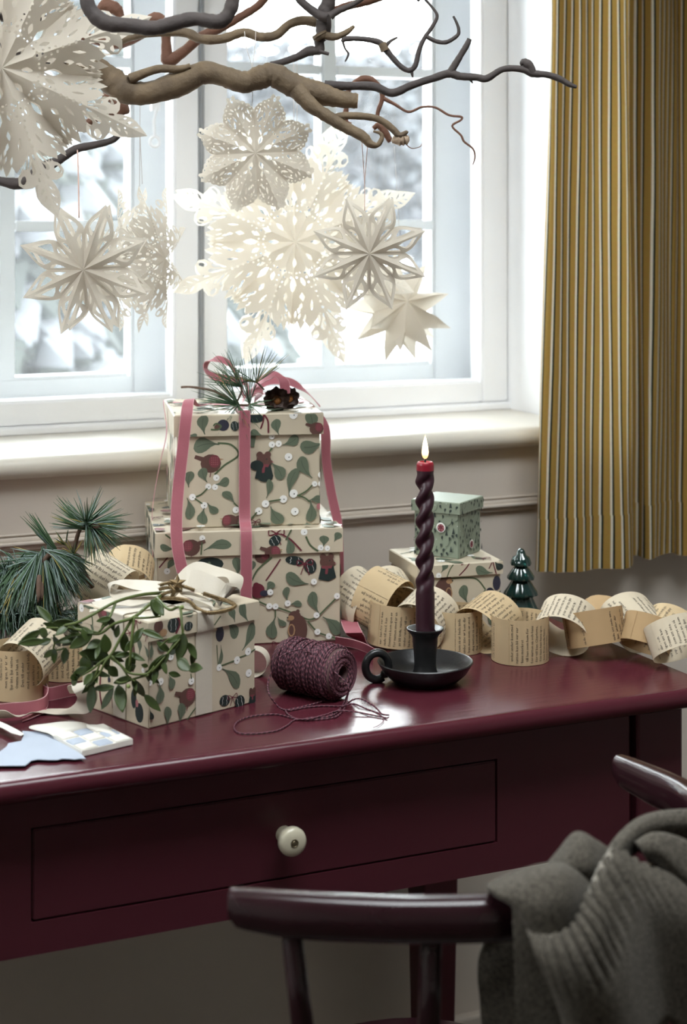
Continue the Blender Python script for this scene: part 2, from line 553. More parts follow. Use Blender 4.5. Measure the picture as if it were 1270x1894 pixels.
class Print:
    """flat printed motifs on one face: origin o, unit axes u (right) and v (up), size W x H"""
    def __init__(s, o, u, v, W, H):
        s.o, s.u, s.v, s.W, s.H = Vector(o), Vector(u), Vector(v), W, H
        s.n = s.u.cross(s.v).normalized()
        s.k = 0
        s.mb = MB()
    def uv(s, px, py):
        d = PPL(px, py, s.o, s.n) - s.o
        return (d.dot(s.u), d.dot(s.v))
    def poly(s, pts, ink):
        pts = clip(list(pts), s.W, s.H)
        if len(pts) < 3: return
        s.k += 1
        off = s.n * (0.00008 + 0.000004 * s.k)
        s.mb.add([s.o + s.u * a + s.v * b + off for a, b in pts], [tuple(range(len(pts)))], INKN.index(ink))
    def leaf(s, a, b, w, ink='leaf'):
        a, b = np.array(a), np.array(b)
        d = b - a
        L = np.hypot(*d)
        if L < 1e-6: return
        d = d / L
        n = np.array((-d[1], d[0]))
        bend = 0.10 * L * (1 if (int(abs(a[0]) * 1e5) % 2) else -1)
        pr = ((0, .08), (.15, .13), (.33, .42), (.52, .86), (.70, 1), (.85, .84), (.95, .48), (1, 0))
        mid = lambda t: a + d * L * t + n * bend * math.sin(math.pi * t)
        q = [tuple(mid(t) + n * w / 2 * k) for t, k in pr] + [tuple(mid(t) - n * w / 2 * k) for t, k in pr[-2::-1]]
        s.poly(q, ink)
        s.line([tuple(mid(t)) for t in (0, .3, .6, .85)], w * .05, 'deep')
    def line(s, pts, w, ink='stem'):
        c = curve([(*p, 0) for p in pts], 5)
        A, B = [], []
        for i in range(len(c)):
            t = c[min(i + 1, len(c) - 1)][:2] - c[max(i - 1, 0)][:2]
            n = np.array((-t[1], t[0])) / max(np.hypot(*t), 1e-9) * w / 2
            A.append(c[i][:2] + n); B.append(c[i][:2] - n)
        for i in range(len(A) - 1):
            s.poly([tuple(A[i]), tuple(A[i + 1]), tuple(B[i + 1]), tuple(B[i])], ink)
    def disc(s, c, rx, ry=None, ink='berry', rot=0, n=14):
        ry = ry or rx
        ca, sa = math.cos(rot), math.sin(rot)
        s.poly([(c[0] + rx * math.cos(t) * ca - ry * math.sin(t) * sa, c[1] + rx * math.cos(t) * sa + ry * math.sin(t) * ca)
                for t in np.linspace(0, 2 * math.pi, n + 1)[:-1]], ink)
    def berry(s, c, r):
        s.disc(c, r)
        s.disc((c[0] + r * .15, c[1] - r * .1), r * .17, ink='dark', n=6)
    def bird(s, c, r, f=1):
        x, y = c
        s.poly([(x - f * r * .9, y + r * .2), (x - f * r * 1.7, y + r * .55), (x - f * r * 1.55, y + r * .9), (x - f * r * .5, y + r * .6)], 'brown')
        s.disc(c, r * 1.05, r * .95, 'brown')
        s.disc((x + f * r * .38, y + r * .22), r * .58, r * .66, 'red', n=16)
        for i in range(4):
            for j in range(4):
                s.disc((x + f * r * (.10 + .19 * i), y + r * (-.10 + .22 * j)), r * .05, ink='pink', n=5)
        s.poly([(x + f * r * .9, y + r * .5), (x + f * r * 1.35, y + r * .42), (x + f * r * .95, y + r * .3)], 'tan')
        s.line([(x, y - r * .9), (x - f * r * .1, y - r * 1.4)], r * .08, 'wine')
    def mouse(s, c, r, coat='dark', f=1):
        x, y = c
        s.poly([(x - r * .8, y - r * .6), (x - r * 1.2, y - r * 2.4), (x + r * .2, y - r * 2.7), (x + r * 1.3, y - r * 2.2), (x + r * .9, y - r * .5)], coat)
        s.disc((x - r * .55, y + r * .75), r * .45, ink='brown', n=10); s.disc((x + r * .55, y + r * .75), r * .45, ink='brown', n=10)
        s.disc(c, r, r * .85, 'brown'); s.disc((x + f * r * .8, y - r * .25), r * .45, r * .3, 'brown', n=8)
        s.disc((x + f * r * .4, y + r * .15), r * .1, ink='dark', n=6); s.disc((x + f * r * 1.2, y - r * .25), r * .1, ink='pink', n=6)
        s.poly([(x - r * .8, y - r * .55), (x + r * .8, y - r * .55), (x + r * .6, y - r * .95), (x + r * .2, y - r * .9), (x + r * .1, y - r * 1.7), (x - r * .25, y - r * 1.7), (x - r * .2, y - r * .95), (x - r * .7, y - r * .9)], 'red')
    def bear(s, c, r, f=-1):
        x, y = c
        s.disc((x, y - r * .2), r * .75, r * 1.2, 'brown', n=18)
        s.disc((x + f * r * .25, y + r * .85), r * .5, r * .45, 'brown', n=12)
        s.disc((x + f * r * .55, y + r * .75), r * .28, r * .2, 'tan', n=10); s.disc((x + f * r * .8, y + r * .78), r * .07, ink='dark', n=6)
        s.disc((x, y + r * 1.25), r * .16, ink='brown', n=8); s.disc((x + f * r * .5, y - r * .2), r * .3, r * .5, 'tan', n=10)
        s.disc((x + f * r * .5, y - r * .2), r * .2, r * .4, 'brown', n=10)
    def sock(s, c, w, h, rot=0):
        s.disc(c, w / 2, h / 2, 'dark', rot, 12)
        ca, sa = math.cos(rot), math.sin(rot)
        for k in (-.2, .2):
            p = [(k * w - w * .03, -h * .36), (k * w + w * .02, -h * .18), (k * w - w * .03, 0), (k * w + w * .02, h * .18), (k * w - w * .03, h * .36)]
            s.line([(c[0] + a * ca - b * sa, c[1] + a * sa + b * ca) for a, b in p], w * .022, 'berry')
    def bow(s, c, r):
        x, y = c
        s.line([(x, y), (x - r, y + r * .5), (x - r, y - r * .3), (x, y)], r * .16, 'wine')
        s.line([(x, y), (x + r, y + r * .6), (x + r * 1.1, y - r * .2), (x, y)], r * .16, 'wine')
        s.line([(x, y), (x - r * .6, y - r * 1.6)], r * .14, 'wine'); s.line([(x, y), (x + r * .7, y - r * 1.7)], r * .14, 'wine')
    def build(s, parent, name='printed_pattern'):
        if s.mb.f:
            o = s.mb.build(name, [INK[k] for k in INKN], parent)
            o['kind'] = 'stuff'
            return o
    # motif list in pixel coordinates of a zoomed crop: off + c * k
    def motifs(s, L, off, k):
        q = lambda p: s.uv(off[0] + p[0] * k, off[1] + p[1] * k)
        zz = (s.o - Vector((0, 0, CH))).dot(FWD) / FPX * k
        for m in L:
            t = m[0]
            if t == 'L': s.leaf(q(m[1]), q(m[2]), m[3] * zz, m[4] if len(m) > 4 else 'leaf')
            elif t == 'B': s.berry(q(m[1]), m[2] * zz)
            elif t == 'S': s.line([q(p) for p in m[1]], m[2] * zz, m[3] if len(m) > 3 else 'stem')
            elif t == 'bird': s.bird(q(m[1]), m[2] * zz, m[3])
            elif t == 'mouse': s.mouse(q(m[1]), m[2] * zz)
            elif t == 'bear': s.bear(q(m[1]), m[2] * zz, m[3] if len(m) > 3 else -1)
            elif t == 'sock': s.sock(q(m[1]), m[2] * zz, m[3] * zz, m[4])
            elif t == 'bow': s.bow(q(m[1]), m[2] * zz)
            elif t == 'D': s.disc(q(m[1]), m[2] * zz, m[3] * zz, m[4])
def scatter(p, seed, n, sc=.016):
    rng = random.Random(seed)
    pts = []
    tries = 0
    while len(pts) < n and tries < 900:
        tries += 1
        c = (rng.uniform(0, p.W), rng.uniform(0, p.H))
        if all((c[0] - a[0]) ** 2 + (c[1] - a[1]) ** 2 > (sc * 1.1) ** 2 for a in pts):
            pts.append(c)
    for i, c in enumerate(pts):
        a = rng.uniform(0, 6.28)
        e = (c[0] + math.cos(a) * sc * 1.5, c[1] + math.sin(a) * sc * 1.5)
        k = rng.random()
        if k < .55:
            p.leaf(c, e, sc * .65)
            if k < .25: p.berry((c[0], c[1]), sc * .27)
        elif k < .7: p.line([c, ((c[0] + e[0]) / 2 + sc * .3, (c[1] + e[1]) / 2), e], sc * .12); p.berry(e, sc * .27)
        elif k < .8: p.bird(c, sc * .5, rng.choice((-1, 1)))
        elif k < .9: p.sock(c, sc * 1.2, sc * .7, a)
        else: p.bow(c, sc * .4)

def gift_box(name, label, corner, ang, W, D, H, lid_h, over=.0035, mt=None, z0=.75, group=None):
    """corner: front left foot of the LID outline on plan; ang: direction of the front edge"""
    u = Vector((math.cos(ang), math.sin(ang), 0))
    w = Vector((-math.sin(ang), math.cos(ang), 0))
    c = Vector((corner[0], corner[1], z0))
    t = thing(name, label, 'gift box', c + u * W / 2 + w * D / 2, group)
    M = Matrix(((u.x, w.x, 0, c.x), (u.y, w.y, 0, c.y), (0, 0, 1, c.z), (0, 0, 0, 1)))
    mt = mt or m_card
    b = MB().box((over, over, 0), (W - over, D - over, H - .002), M=M, bev=.0012).build('box_body', mt, t, smooth=40)
    mb = MB()                     # lid: an open tray turned over, with wall thickness
    o, ii = [(0, 0), (W, 0), (W, D), (0, D)], [(.002, .002), (W - .002, .002), (W - .002, D - .002), (.002, D - .002)]
    rows = [[M @ Vector((x, y, z)) for x, y in r] for r, z in ((ii, H - .0015), (ii, H - lid_h), (o, H - lid_h), (o, H - .0012))]
    rows.append([M @ Vector((x + (.0012 if x == 0 else -.0012), y + (.0012 if y == 0 else -.0012), H)) for x, y in o])
    mb.grid(rows, 0, closed=True)
    n = len(mb.v)
    mb.f += [(n - 4, n - 3, n - 2, n - 1), (3, 2, 1, 0)]; mb.m += [0, 0]
    lid = mb.build('lid', mt, t)
    F = {}
    F['body_front'] = Print(c + u * over + w * over, u, UP, W - 2 * over, H - lid_h)
    F['body_left'] = Print(c + u * over + w * (D - over), -w, UP, D - 2 * over, H - lid_h)
    F['body_right'] = Print(c + u * (W - over) + w * over, w, UP, D - 2 * over, H - lid_h)
    F['lid_front'] = Print(c + UP * (H - lid_h), u, UP, W, lid_h - .001)
    F['lid_left'] = Print(c + w * D + UP * (H - lid_h), -w, UP, D, lid_h - .001)
    F['lid_right'] = Print(c + u * W + UP * (H - lid_h), w, UP, D, lid_h - .001)
    F['lid_top'] = Print(c + UP * H, u, w, W, D)
    return t, b, lid, F, c, u, w
def finish_prints(b, lid, F):
    for k, p in F.items():
        p.build(lid if k.startswith('lid') else b)
A1 = R(-14.7)
def corner_from_right(pt, ang, W):
    u = Vector((math.cos(ang), math.sin(ang), 0))
    return pt - u * W
# large box under the ribbon stack
W2 = .228
LOW_TOP = .889
cr = PH(634, 975, LOW_TOP)
low = gift_box('gift_box', 'largest cream box printed with mistletoe and birds, under the ribbon-tied stack', corner_from_right(cr, A1, W2), A1, W2, W2, LOW_TOP - .75, .030, .003)
c7 = (270, 950), .3228
Llid = [('L', (330, 212), (490, 178), 60), ('L', (165, 200), (80, 185), 42), ('S', [(110, 120), (165, 160)], 9), ('B', (322, 140), 17), ('B', (905, 105), 20), ('B', (1000, 195), 18), ('B', (1038, 198), 16),
        ('L', (1015, 188), (1015, 125), 58), ('L', (1078, 160), (1115, 112), 46), ('S', [(915, 130), (940, 180), (985, 215)], 10), ('bird', (258, 195), 50, -1), ('S', [(320, 160), (315, 235)], 8),
        ('bow', (745, 112), 40), ('sock', (738, 155), 75, 60, .5), ('S', [(770, 115), (830, 150), (890, 212)], 9, 'wine'), ('S', [(835, 85), (800, 150)], 9), ('L', (805, 130), (825, 235), 52), ('bird', (725, 225), 45, 1)]
Lbody = [('D', (365, 290), 80, 40, 'dark'), ('L', (345, 310), (365, 275), 20, 'leaf'), ('L', (120, 330), (165, 265), 40), ('B', (120, 330), 18), ('S', [(75, 310), (125, 250)], 8, 'wine'), ('bird', (665, 245), 42, 1),
         ('L', (520, 360), (512, 250), 60), ('L', (600, 350), (612, 270), 55), ('S', [(605, 385), (640, 320), (720, 250)], 10), ('S', [(770, 260), (730, 320), (685, 385)], 8, 'wine'),
         ('sock', (850, 268), 110, 52, -.15), ('sock', (940, 300), 75, 90, .2), ('bow', (908, 285), 40), ('mouse', (1035, 275), 42), ('L', (930, 402), (802, 345), 72), ('L', (810, 500), (808, 418), 42), ('L', (820, 522), (892, 520), 38),
         ('L', (990, 570), (950, 445), 62), ('L', (740, 592), (722, 715), 68), ('L', (752, 590), (800, 640), 36), ('S', [(740, 535), (740, 592)], 8), ('S', [(640, 500), (705, 528), (760, 540), (850, 572), (930, 605), (980, 590)], 9),
         ('S', [(990, 580), (1040, 530), (1085, 485)], 9), ('S', [(925, 615), (980, 675), (1045, 700), (1100, 715)], 9), ('L', (1010, 590), (1106, 690), 72), ('bear', (868, 650), 75), ('D', (640, 440), 40, 42, 'wine'), ('D', (675, 455), 25, 18, 'night'), ('D', (630, 410), 18, 18, 'wine'),
         ('L', (690, 440), (732, 395), 50), ('bow', (755, 745), 30), ('L', (735, 765), (770, 770), 20, 'dark')] + \
        [('B', p, 18) for p in ((705, 528), (740, 530), (810, 512), (975, 580), (980, 675), (1045, 700), (1092, 470), (960, 388), (710, 448))]
low[3]['lid_front'].motifs(Llid, *c7)
low[3]['body_front'].motifs(Lbody, *c7)
scatter(low[3]['lid_top'], 5, 60, .02); scatter(low[3]['body_left'], 6, 40, .02); scatter(low[3]['body_right'], 7, 30, .02); scatter(low[3]['lid_left'], 8, 12, .02)
finish_prints(low[1], low[2], low[3])
# middle box on top of it
W1, TOP_H = .183, 1.0272
cr = PH(598, 763, TOP_H)
top = gift_box('gift_box', 'cream mistletoe box on top of the stack, pine sprig and cones on its lid', corner_from_right(cr, A1, W1), A1, W1, W1, TOP_H - LOW_TOP - .0003, .0262, .004, z0=LOW_TOP + .0003)
c5 = (270, 640), .315
Llid = [('L', (345, 520), (340, 405), 70), ('L', (780, 522), (765, 428), 62), ('L', (970, 505), (958, 388), 78), ('L', (690, 525), (612, 505), 60), ('D', (452, 465), 36, 34, 'night'), ('D', (418, 478), 18, 18, 'brown'), ('S', [(395, 470), (410, 455), (440, 470), (420, 490), (380, 490)], 9),
        ('D', (640, 425), 55, 26, 'dark'), ('S', [(690, 400), (715, 440), (718, 510)], 10, 'wine'), ('S', [(690, 405), (688, 440), (672, 485)], 9, 'wine'), ('B', (865, 403), 26), ('bird', (1000, 485), 40, 1), ('L', (250, 520), (300, 525), 30), ('sock', (520, 470), 50, 60, .2)]
Lbody = [('L', (430, 578), (278, 603), 92), ('bird', (380, 690), 58, 1), ('S', [(420, 570), (500, 580), (542, 640), (460, 700), (402, 755)], 11), ('L', (358, 800), (330, 715), 62), ('B', (412, 773), 19), ('B', (365, 825), 18), ('B', (404, 828), 18),
         ('L', (408, 812), (487, 783), 56), ('L', (250, 830), (265, 735), 60), ('S', [(360, 835), (325, 870), (290, 885)], 9), ('B', (272, 887), 20), ('B', (340, 935), 20), ('S', [(285, 895), (330, 925)], 8), ('L', (360, 920), (422, 978), 48), ('L', (342, 950), (335, 1046), 64), ('L', (240, 890), (252, 1018), 58),
         ('L', (520, 925), (448, 858), 48), ('S', [(515, 920), (540, 945)], 8), ('B', (527, 962), 20), ('L', (1040, 565), (903, 592), 84), ('L', (800, 580), (892, 530), 64), ('B', (835, 650), 23), ('B', (738, 530), 18), ('B', (738, 578), 19), ('B', (777, 573), 19), ('S', [(740, 598), (705, 640)], 10),
         ('S', [(625, 520), (615, 590)], 40, 'leaf'), ('mouse', (690, 670), 44), ('D', (650, 700), 40, 30, 'dark'), ('D', (700, 770), 45, 28, 'dark'), ('L', (735, 685), (800, 782), 74), ('L', (975, 775), (905, 648), 76), ('L', (840, 880), (890, 715), 62), ('L', (705, 892), (722, 780), 42), ('B', (865, 865), 25), ('B', (805, 897), 23), ('B', (700, 925), 22), ('B', (660, 968), 22), ('B', (872, 970), 23),
         ('B', (988, 808), 17), ('B', (1025, 808), 17), ('B', (1027, 755), 20), ('S', [(890, 878), (940, 850), (975, 815)], 9), ('S', [(720, 912), (790, 900)], 9), ('S', [(650, 975), (615, 1015)], 9), ('S', [(885, 875), (930, 890), (960, 915)], 9), ('L', (962, 905), (958, 1032), 64), ('L', (730, 940), (800, 1038), 74), ('L', (955, 905), (1035, 905), 50), ('bird', (490, 1030), 45, -1), ('D', (1015, 940), 16, 20, 'pink'), ('bow', (640, 1030), 25)]
top[3]['lid_front'].motifs(Llid, *c5)
top[3]['body_front'].motifs(Lbody, *c5)
scatter(top[3]['lid_top'], 15, 40, .02); scatter(top[3]['body_left'], 16, 30, .02); scatter(top[3]['body_right'], 17, 30, .02)
finish_prints(top[1], top[2], top[3])
# front box with mistletoe
FA = R(17.0)
FH = .859
fc = PH(274, 1151, FH)
fr_ = PH(479, 1110, FH)
fl_ = PH(162, 1113, FH)
FW = (fr_ - fc).length
FD = max((fl_ - fc).length, .125)
print('front box', FW, FD, math.degrees(math.atan2(fr_.y - fc.y, fr_.x - fc.x)), math.degrees(math.atan2(fl_.y - fc.y, fl_.x - fc.x)))
FA = math.atan2(fr_.y - fc.y, fr_.x - fc.x)
frb = gift_box('gift_box', 'front cream box tied with an off-white ribbon bow, mistletoe sprig hanging over its corner', fc, FA, FW, FD, FH - .75, .020, .003)
c1 = (150, 1030), .2913
Llid = [('L', (1062, 412), (1018, 285), 66), ('L', (975, 415), (940, 330), 56), ('S', [(885, 375), (845, 432)], 9), ('sock', (585, 432), 95, 100, 0), ('sock', (680, 440), 70, 60, 0), ('D', (490, 440), 36, 40, 'brown'), ('D', (520, 480), 30, 24, 'tan'), ('S', [(600, 365), (625, 420), (600, 485)], 14, 'wine'), ('L', (640, 365), (715, 355), 30)]
Lbody = [('L', (925, 415), (985, 515), 80), ('L', (1022, 595), (1090, 415), 80), ('D', (880, 430), 40, 26, 'wine'), ('D', (880, 490), 34, 50, 'night'), ('L', (885, 560), (875, 690), 34), ('S', [(860, 560), (868, 690)], 7), ('S', [(1000, 640), (1050, 620), (1112, 580)], 9), ('B', (1058, 600), 26), ('B', (988, 655), 26), ('B', (875, 702), 23), ('B', (1062, 737), 26),
         ('S', [(890, 690), (970, 660)], 10), ('L', (895, 710), (1000, 830), 86), ('sock', (910, 912), 90, 75, -.1), ('sock', (1005, 920), 85, 90, .2), ('mouse', (1085, 860), 28), ('bow', (958, 890), 34), ('bird', (672, 890), 62, 1), ('L', (540, 1075), (540, 948), 58), ('L', (618, 1055), (632, 925), 64), ('S', [(665, 1040), (705, 980), (742, 935)], 10),
         ('B', (565, 632), 24), ('B', (500, 790), 24), ('B', (695, 787), 24), ('B', (430, 797), 22), ('L', (490, 800), (490, 932), 64), ('L', (550, 748), (575, 838), 54), ('L', (500, 500), (520, 600), 60), ('L', (600, 540), (560, 620), 50, 'deep'), ('L', (440, 540), (425, 650), 40), ('S', [(690, 740), (695, 770)], 8), ('L', (430, 960), (450, 1030), 40, 'dark')]
frb[3]['lid_front'].motifs(Llid, *c1)
frb[3]['body_front'].motifs(Lbody, *c1)
Lleft = [('L', (60, 440), (90, 350), 30, 'pink'), ('L', (80, 520), (60, 420), 26), ('L', (370, 620), (365, 520), 46), ('D', (335, 900), 28, 60, 'dark'), ('D', (370, 990), 42, 60, 'dark'), ('D', (355, 930), 14, 24, 'pink'), ('D', (330, 640), 22, 90, 'brown'), ('S', [(125, 740), (120, 860), (135, 960)], 14, 'wine'), ('S', [(190, 820), (200, 960)], 5, 'wine'), ('L', (170, 720), (175, 800), 24), ('L', (400, 560), (430, 640), 34), ('B', (395, 720), 16), ('D', (180, 780), 14, 16, 'night')]
frb[3]['body_left'].motifs(Lleft, *c1)
scatter(frb[3]['lid_top'], 25, 14, .02); scatter(frb[3]['lid_left'], 26, 8, .016); scatter(frb[3]['body_right'], 27, 20, .02)
finish_prints(frb[1], frb[2], frb[3])
# two small boxes right of the candle
SA = R(-7.6)
SH = .8405
cr = PH(930, 1037, SH)
WS = .112
sm = gift_box('gift_box', 'small cream box printed with a brown bear, under the sage green box', corner_from_right(cr, SA, WS), SA, WS, WS, SH - .75, .016, .0025)
c4 = (740, 900), .1575
Llid = [('L', (480, 1010), (535, 880), 84), ('B', (450, 1045), 34), ('S', [(640, 890), (580, 980), (540, 1092)], 14), ('S', [(830, 870), (770, 960), (690, 1045)], 14, 'wine'), ('S', [(715, 920), (790, 878)], 14, 'wine'), ('L', (1085, 1010), (885, 955), 118), ('S', [(1075, 890), (1040, 965)], 12, 'wine'), ('S', [(1085, 880), (1130, 1040)], 14, 'wine'), ('L', (1110, 880), (1200, 960), 90, 'dark')]
Lbody = [('S', [(560, 1085), (760, 1070), (900, 1090), (1000, 1210)], 18), ('bear', (500, 1230), 150, 1), ('L', (790, 1370), (740, 1155), 124), ('B', (785, 1400), 40), ('B', (875, 1342), 40), ('S', [(900, 1310), (1000, 1215)], 14), ('bow', (680, 1390), 34), ('D', (1050, 1230), 50, 46, 'night'), ('D', (1130, 1130), 50, 90, 'night'), ('L', (1180, 1200), (1120, 1310), 60, 'dark'), ('L', (1000, 1500), (1080, 1620), 80), ('B', (900, 1560), 36)]
sm[3]['lid_front'].motifs(Llid, *c4); sm[3]['body_front'].motifs(Lbody, *c4)
scatter(sm[3]['lid_top'], 35, 14, .02); scatter(sm[3]['body_left'], 36, 10, .02)
finish_prints(sm[1], sm[2], sm[3])
GA = R(35.7)
GH = .911
gc = PH(850, 931, GH)
gr = gift_box('gift_box', 'smallest box, sage green with red flowers, on the small cream box behind the candle', gc, GA, .068, .068, GH - SH, .0145, .0028, mt=m_sage, z0=SH)
rng = random.Random(4)
for key in ('body_front', 'body_left', 'lid_front', 'lid_left'):
    p = gr[3][key]
    pts = []
    for _ in range(900):
        c = (rng.uniform(0, p.W), rng.uniform(0, p.H))
        if all((c[0] - a[0]) ** 2 + (c[1] - a[1]) ** 2 > .0062 ** 2 for a in pts): pts.append(c)
    for c in pts:
        a = rng.uniform(-.5, .5) + math.pi / 2
        e = (c[0] + math.cos(a) * .006, c[1] + math.sin(a) * .006)
        k = rng.random()
        if k < .6: p.leaf(c, e, .003, 'dark')
        elif k < .75: p.poly([(c[0] - .002, c[1]), (c[0] + .002, c[1]), (c[0], c[1] + .008)], 'dark')
        elif k < .88: p.line([c, (c[0] + .004, c[1] + .003), (c[0] + .006, c[1] + .009)], .0007, 'deep')
        else: p.disc(c, .0005, ink='berry', n=5)
    if key.startswith('body'):
        for c, r in (((p.W * .62, p.H * .68), .0062), ((p.W * .30, p.H * .40), .0035)) if key == 'body_left' else (((p.W * .50, p.H * .26), .0055),):
            p.disc(c, r, ink='berry', n=16); p.disc((c[0], c[1] - r * .1), r * .8, ink='wine', n=14)
            for i in range(6):
                p.disc((c[0] + r * .55 * math.cos(i * 1.047), c[1] + r * .55 * math.sin(i * 1.047)), r * .17, ink='pink', n=6)
finish_prints(gr[1], gr[2], gr[3])

# ================================================================ paper stars
def paper(name, col, tr):
    return mat(name, col, .8, .03, 20, .05, 260, spec=.2, transl=tr)
m_star = paper('white_star_paper', (.62, .565, .49), .42)
m_star_w = paper('ivory_star_paper', (.78, .725, .64), .48)
m_cord = mat('white_cotton_cord', (.75, .70, .66), .8, .1, 200)
m_cord_p = mat('rose_cotton_cord', (.62, .42, .36), .8, .1, 200)
def pip(poly, x, y):
    """points in polygon, vectorised"""
    poly = np.array(poly)
    x0, y0 = poly[:, 0], poly[:, 1]
    x1, y1 = np.roll(x0, -1), np.roll(y0, -1)
    c = ((y0[:, None] > y) != (y1[:, None] > y)) & (x < (x1 - x0)[:, None] * (y - y0[:, None]) / ((y1 - y0)[:, None] + 1e-15) + x0[:, None])
    return c.sum(0) % 2 == 1
def ell(c, a, b, rot=0, n=8):
    ca, sa = math.cos(rot), math.sin(rot)
    return [(c[0] + a * math.cos(t) * ca - b * math.sin(t) * sa, c[1] + a * math.cos(t) * sa + b * math.sin(t) * ca) for t in np.linspace(0, 2 * math.pi, n + 1)[:-1]]
def almond(p, q, w, k=.5):
    p, q = np.array(p, float), np.array(q, float)
    d = q - p
    n = np.array((-d[1], d[0])) / np.hypot(*d)
    f = lambda t, s: tuple(p + d * t + n * s * w / 2)
    return [tuple(p), f(.2, .55), f(k, 1), f(.8, .6), tuple(q), f(.8, -.6), f(k, -1), f(.2, -.55)]
def tear(p, q, w):
    p, q = np.array(p, float), np.array(q, float)
    d = q - p
    n = np.array((-d[1], d[0])) / np.hypot(*d)
    f = lambda t, s: tuple(p + d * t + n * s * w / 2)
    return [f(0, .25), f(.5, .7), f(.82, 1), f(.96, .6), f(1, 0), f(.96, -.6), f(.82, -1), f(.5, -.7), f(0, -.25)]
def mir(holes):
    return [[(x, -y) for x, y in h] for h in holes]
def petal_mesh(name, half, holes_half, holes_mid, n, Rr, dome, fold, mt, front=True, skew=0.0, back_s=.98):
    """one folded petal of an n-point star: half outline (unit radius), mirrored; creases on the axis and at the valleys"""
    al = math.pi / n
    out = list(half) + [(x, -y) for x, y in half[::-1] if abs(y) > 1e-9 and (x, y) != half[0]]
    holes = list(holes_half) + mir(holes_half) + list(holes_mid)
    vs, es = [], []
    def addloop(lp):
        o = len(vs)
        vs.extend(Vector(p) for p in lp)
        es.extend((o + i, o + (i + 1) % len(lp)) for i in range(len(lp)))
    addloop(out)
    for h in holes: addloop(h)
    o = len(vs)
    for k in range(9): vs.append(Vector((k / 8, 0)))
    es.extend((o + k, o + k + 1) for k in range(8))
    v2, e2, f2, *_ = delaunay_2d_cdt(vs, es, [], 0, 1e-5)
    P = np.array([tuple(v) for v in v2])
    T = [f for f in f2]
    tri = [(f[0], f[i], f[i + 1]) for f in T for i in range(1, len(f) - 1)]
    tri = np.array(tri)
    C = P[tri].mean(1)
    ok = pip(out, C[:, 0], C[:, 1])
    for h in holes: ok &= ~pip(h, C[:, 0], C[:, 1])
    area = np.abs(np.cross(P[tri[:, 1]] - P[tri[:, 0]], P[tri[:, 2]] - P[tri[:, 0]]))
    tri = tri[ok & (area > 1e-9)]
    r = np.hypot(P[:, 0], P[:, 1])
    th = np.abs(np.arctan2(P[:, 1], np.maximum(P[:, 0], 1e-9)))
    z = dome * (1 - r) ** 1.3 + fold * np.minimum(r, .62) * np.clip(1 - th / al, 0, 1) - fold * .25 * np.minimum(r, .62)
    sg = 1 if front else -1
    s_ = 1 if front else back_s
    V = np.stack([P[:, 0] * Rr * s_, P[:, 1] * Rr * s_, sg * z * Rr + sg * .0006], 1)
    used = np.unique(tri)
    idx = -np.ones(len(V), int); idx[used] = np.arange(len(used))
    F = idx[tri]
    if not front: F = F[:, ::-1]
    me = bpy.data.meshes.new(name)
    me.from_pydata([tuple(v) for v in V[used]], [], [tuple(int(i) for i in f) for f in F])
    me.materials.append(mt)
    me.update()
    return me
def half_leaf(n):                    # pointed petal star with cut-out frames
    t = math.pi / n
    v = .575
    half = [(0, 0), (v * math.cos(t), v * math.sin(t)), (.585, .222), (.66, .205), (.74, .165), (.82, .112), (.90, .058), (1.0, 0)]
    band = .026
    d = np.array((math.cos(t), math.sin(t))); nn = np.array((math.sin(t), -math.cos(t)))
    a = d * .27 + nn * .034; b = d * .52 + nn * .032
    inner = [tuple(a), tuple(d * .34 + nn * .072), tuple(d * .42 + nn * .090), tuple(d * .49 + nn * .074), tuple(b), tuple(d * .4 + nn * .028)]
    outer = [(.49, .058), (.54, .120), (.60, .164), (.66, .156), (.73, .120), (.79, .080), (.85, .040), (.74, .034), (.60, .034)]
    return half, [inner, outer], []
def half_lace(n):                    # round-lobed snowflake
    t = math.pi / n
    v = .66
    half = [(0, 0), (v * math.cos(t), v * math.sin(t)), (.655, .260), (.695, .262), (.715, .236), (.752, .240), (.778, .212), (.786, .186), (.82, .182), (.845, .155), (.85, .125), (.88, .115), (.895, .088),
            (.905, .062), (.945, .074), (.985, .058), (1.0, .024), (1.0, 0)]
    H = [ell((.645, .222), .016, .016), ell((.695, .215), .014, .014), ell((.748, .192), .015, .015), ell((.805, .142), .014, .014), ell((.855, .088), .013, .013),
         almond((.60, .17), (.71, .175), .036), almond((.56, .06), (.68, .09), .036), almond((.47, .13), (.60, .10), .040), almond((.53, .175), (.62, .19), .024), almond((.735, .035), (.80, .085), .032),
         almond((.71, .075), (.755, .135), .028), ell((.66, .135), .014, .014), ell((.43, .085), .018, .018), ell((.41, .145), .014, .014), ell((.50, .145), .013, .013),
         [(.255, .0), (.335, .062), (.40, .052), (.345, .0)][::1], ell((.52, .035), .014, .014)]
    H[15] = [(.285, .012), (.35, .072), (.40, .065), (.345, .012)]
    M = [almond((.86, 0), (.955, 0), .055), ell((.755, 0), .016, .016), almond((.62, 0), (.72, 0), .03), ell((.45, 0), .018, .018), [(.14, 0), (.20, .036), (.26, .034), (.295, 0), (.26, -.034), (.20, -.036)]]
    return half, H, M
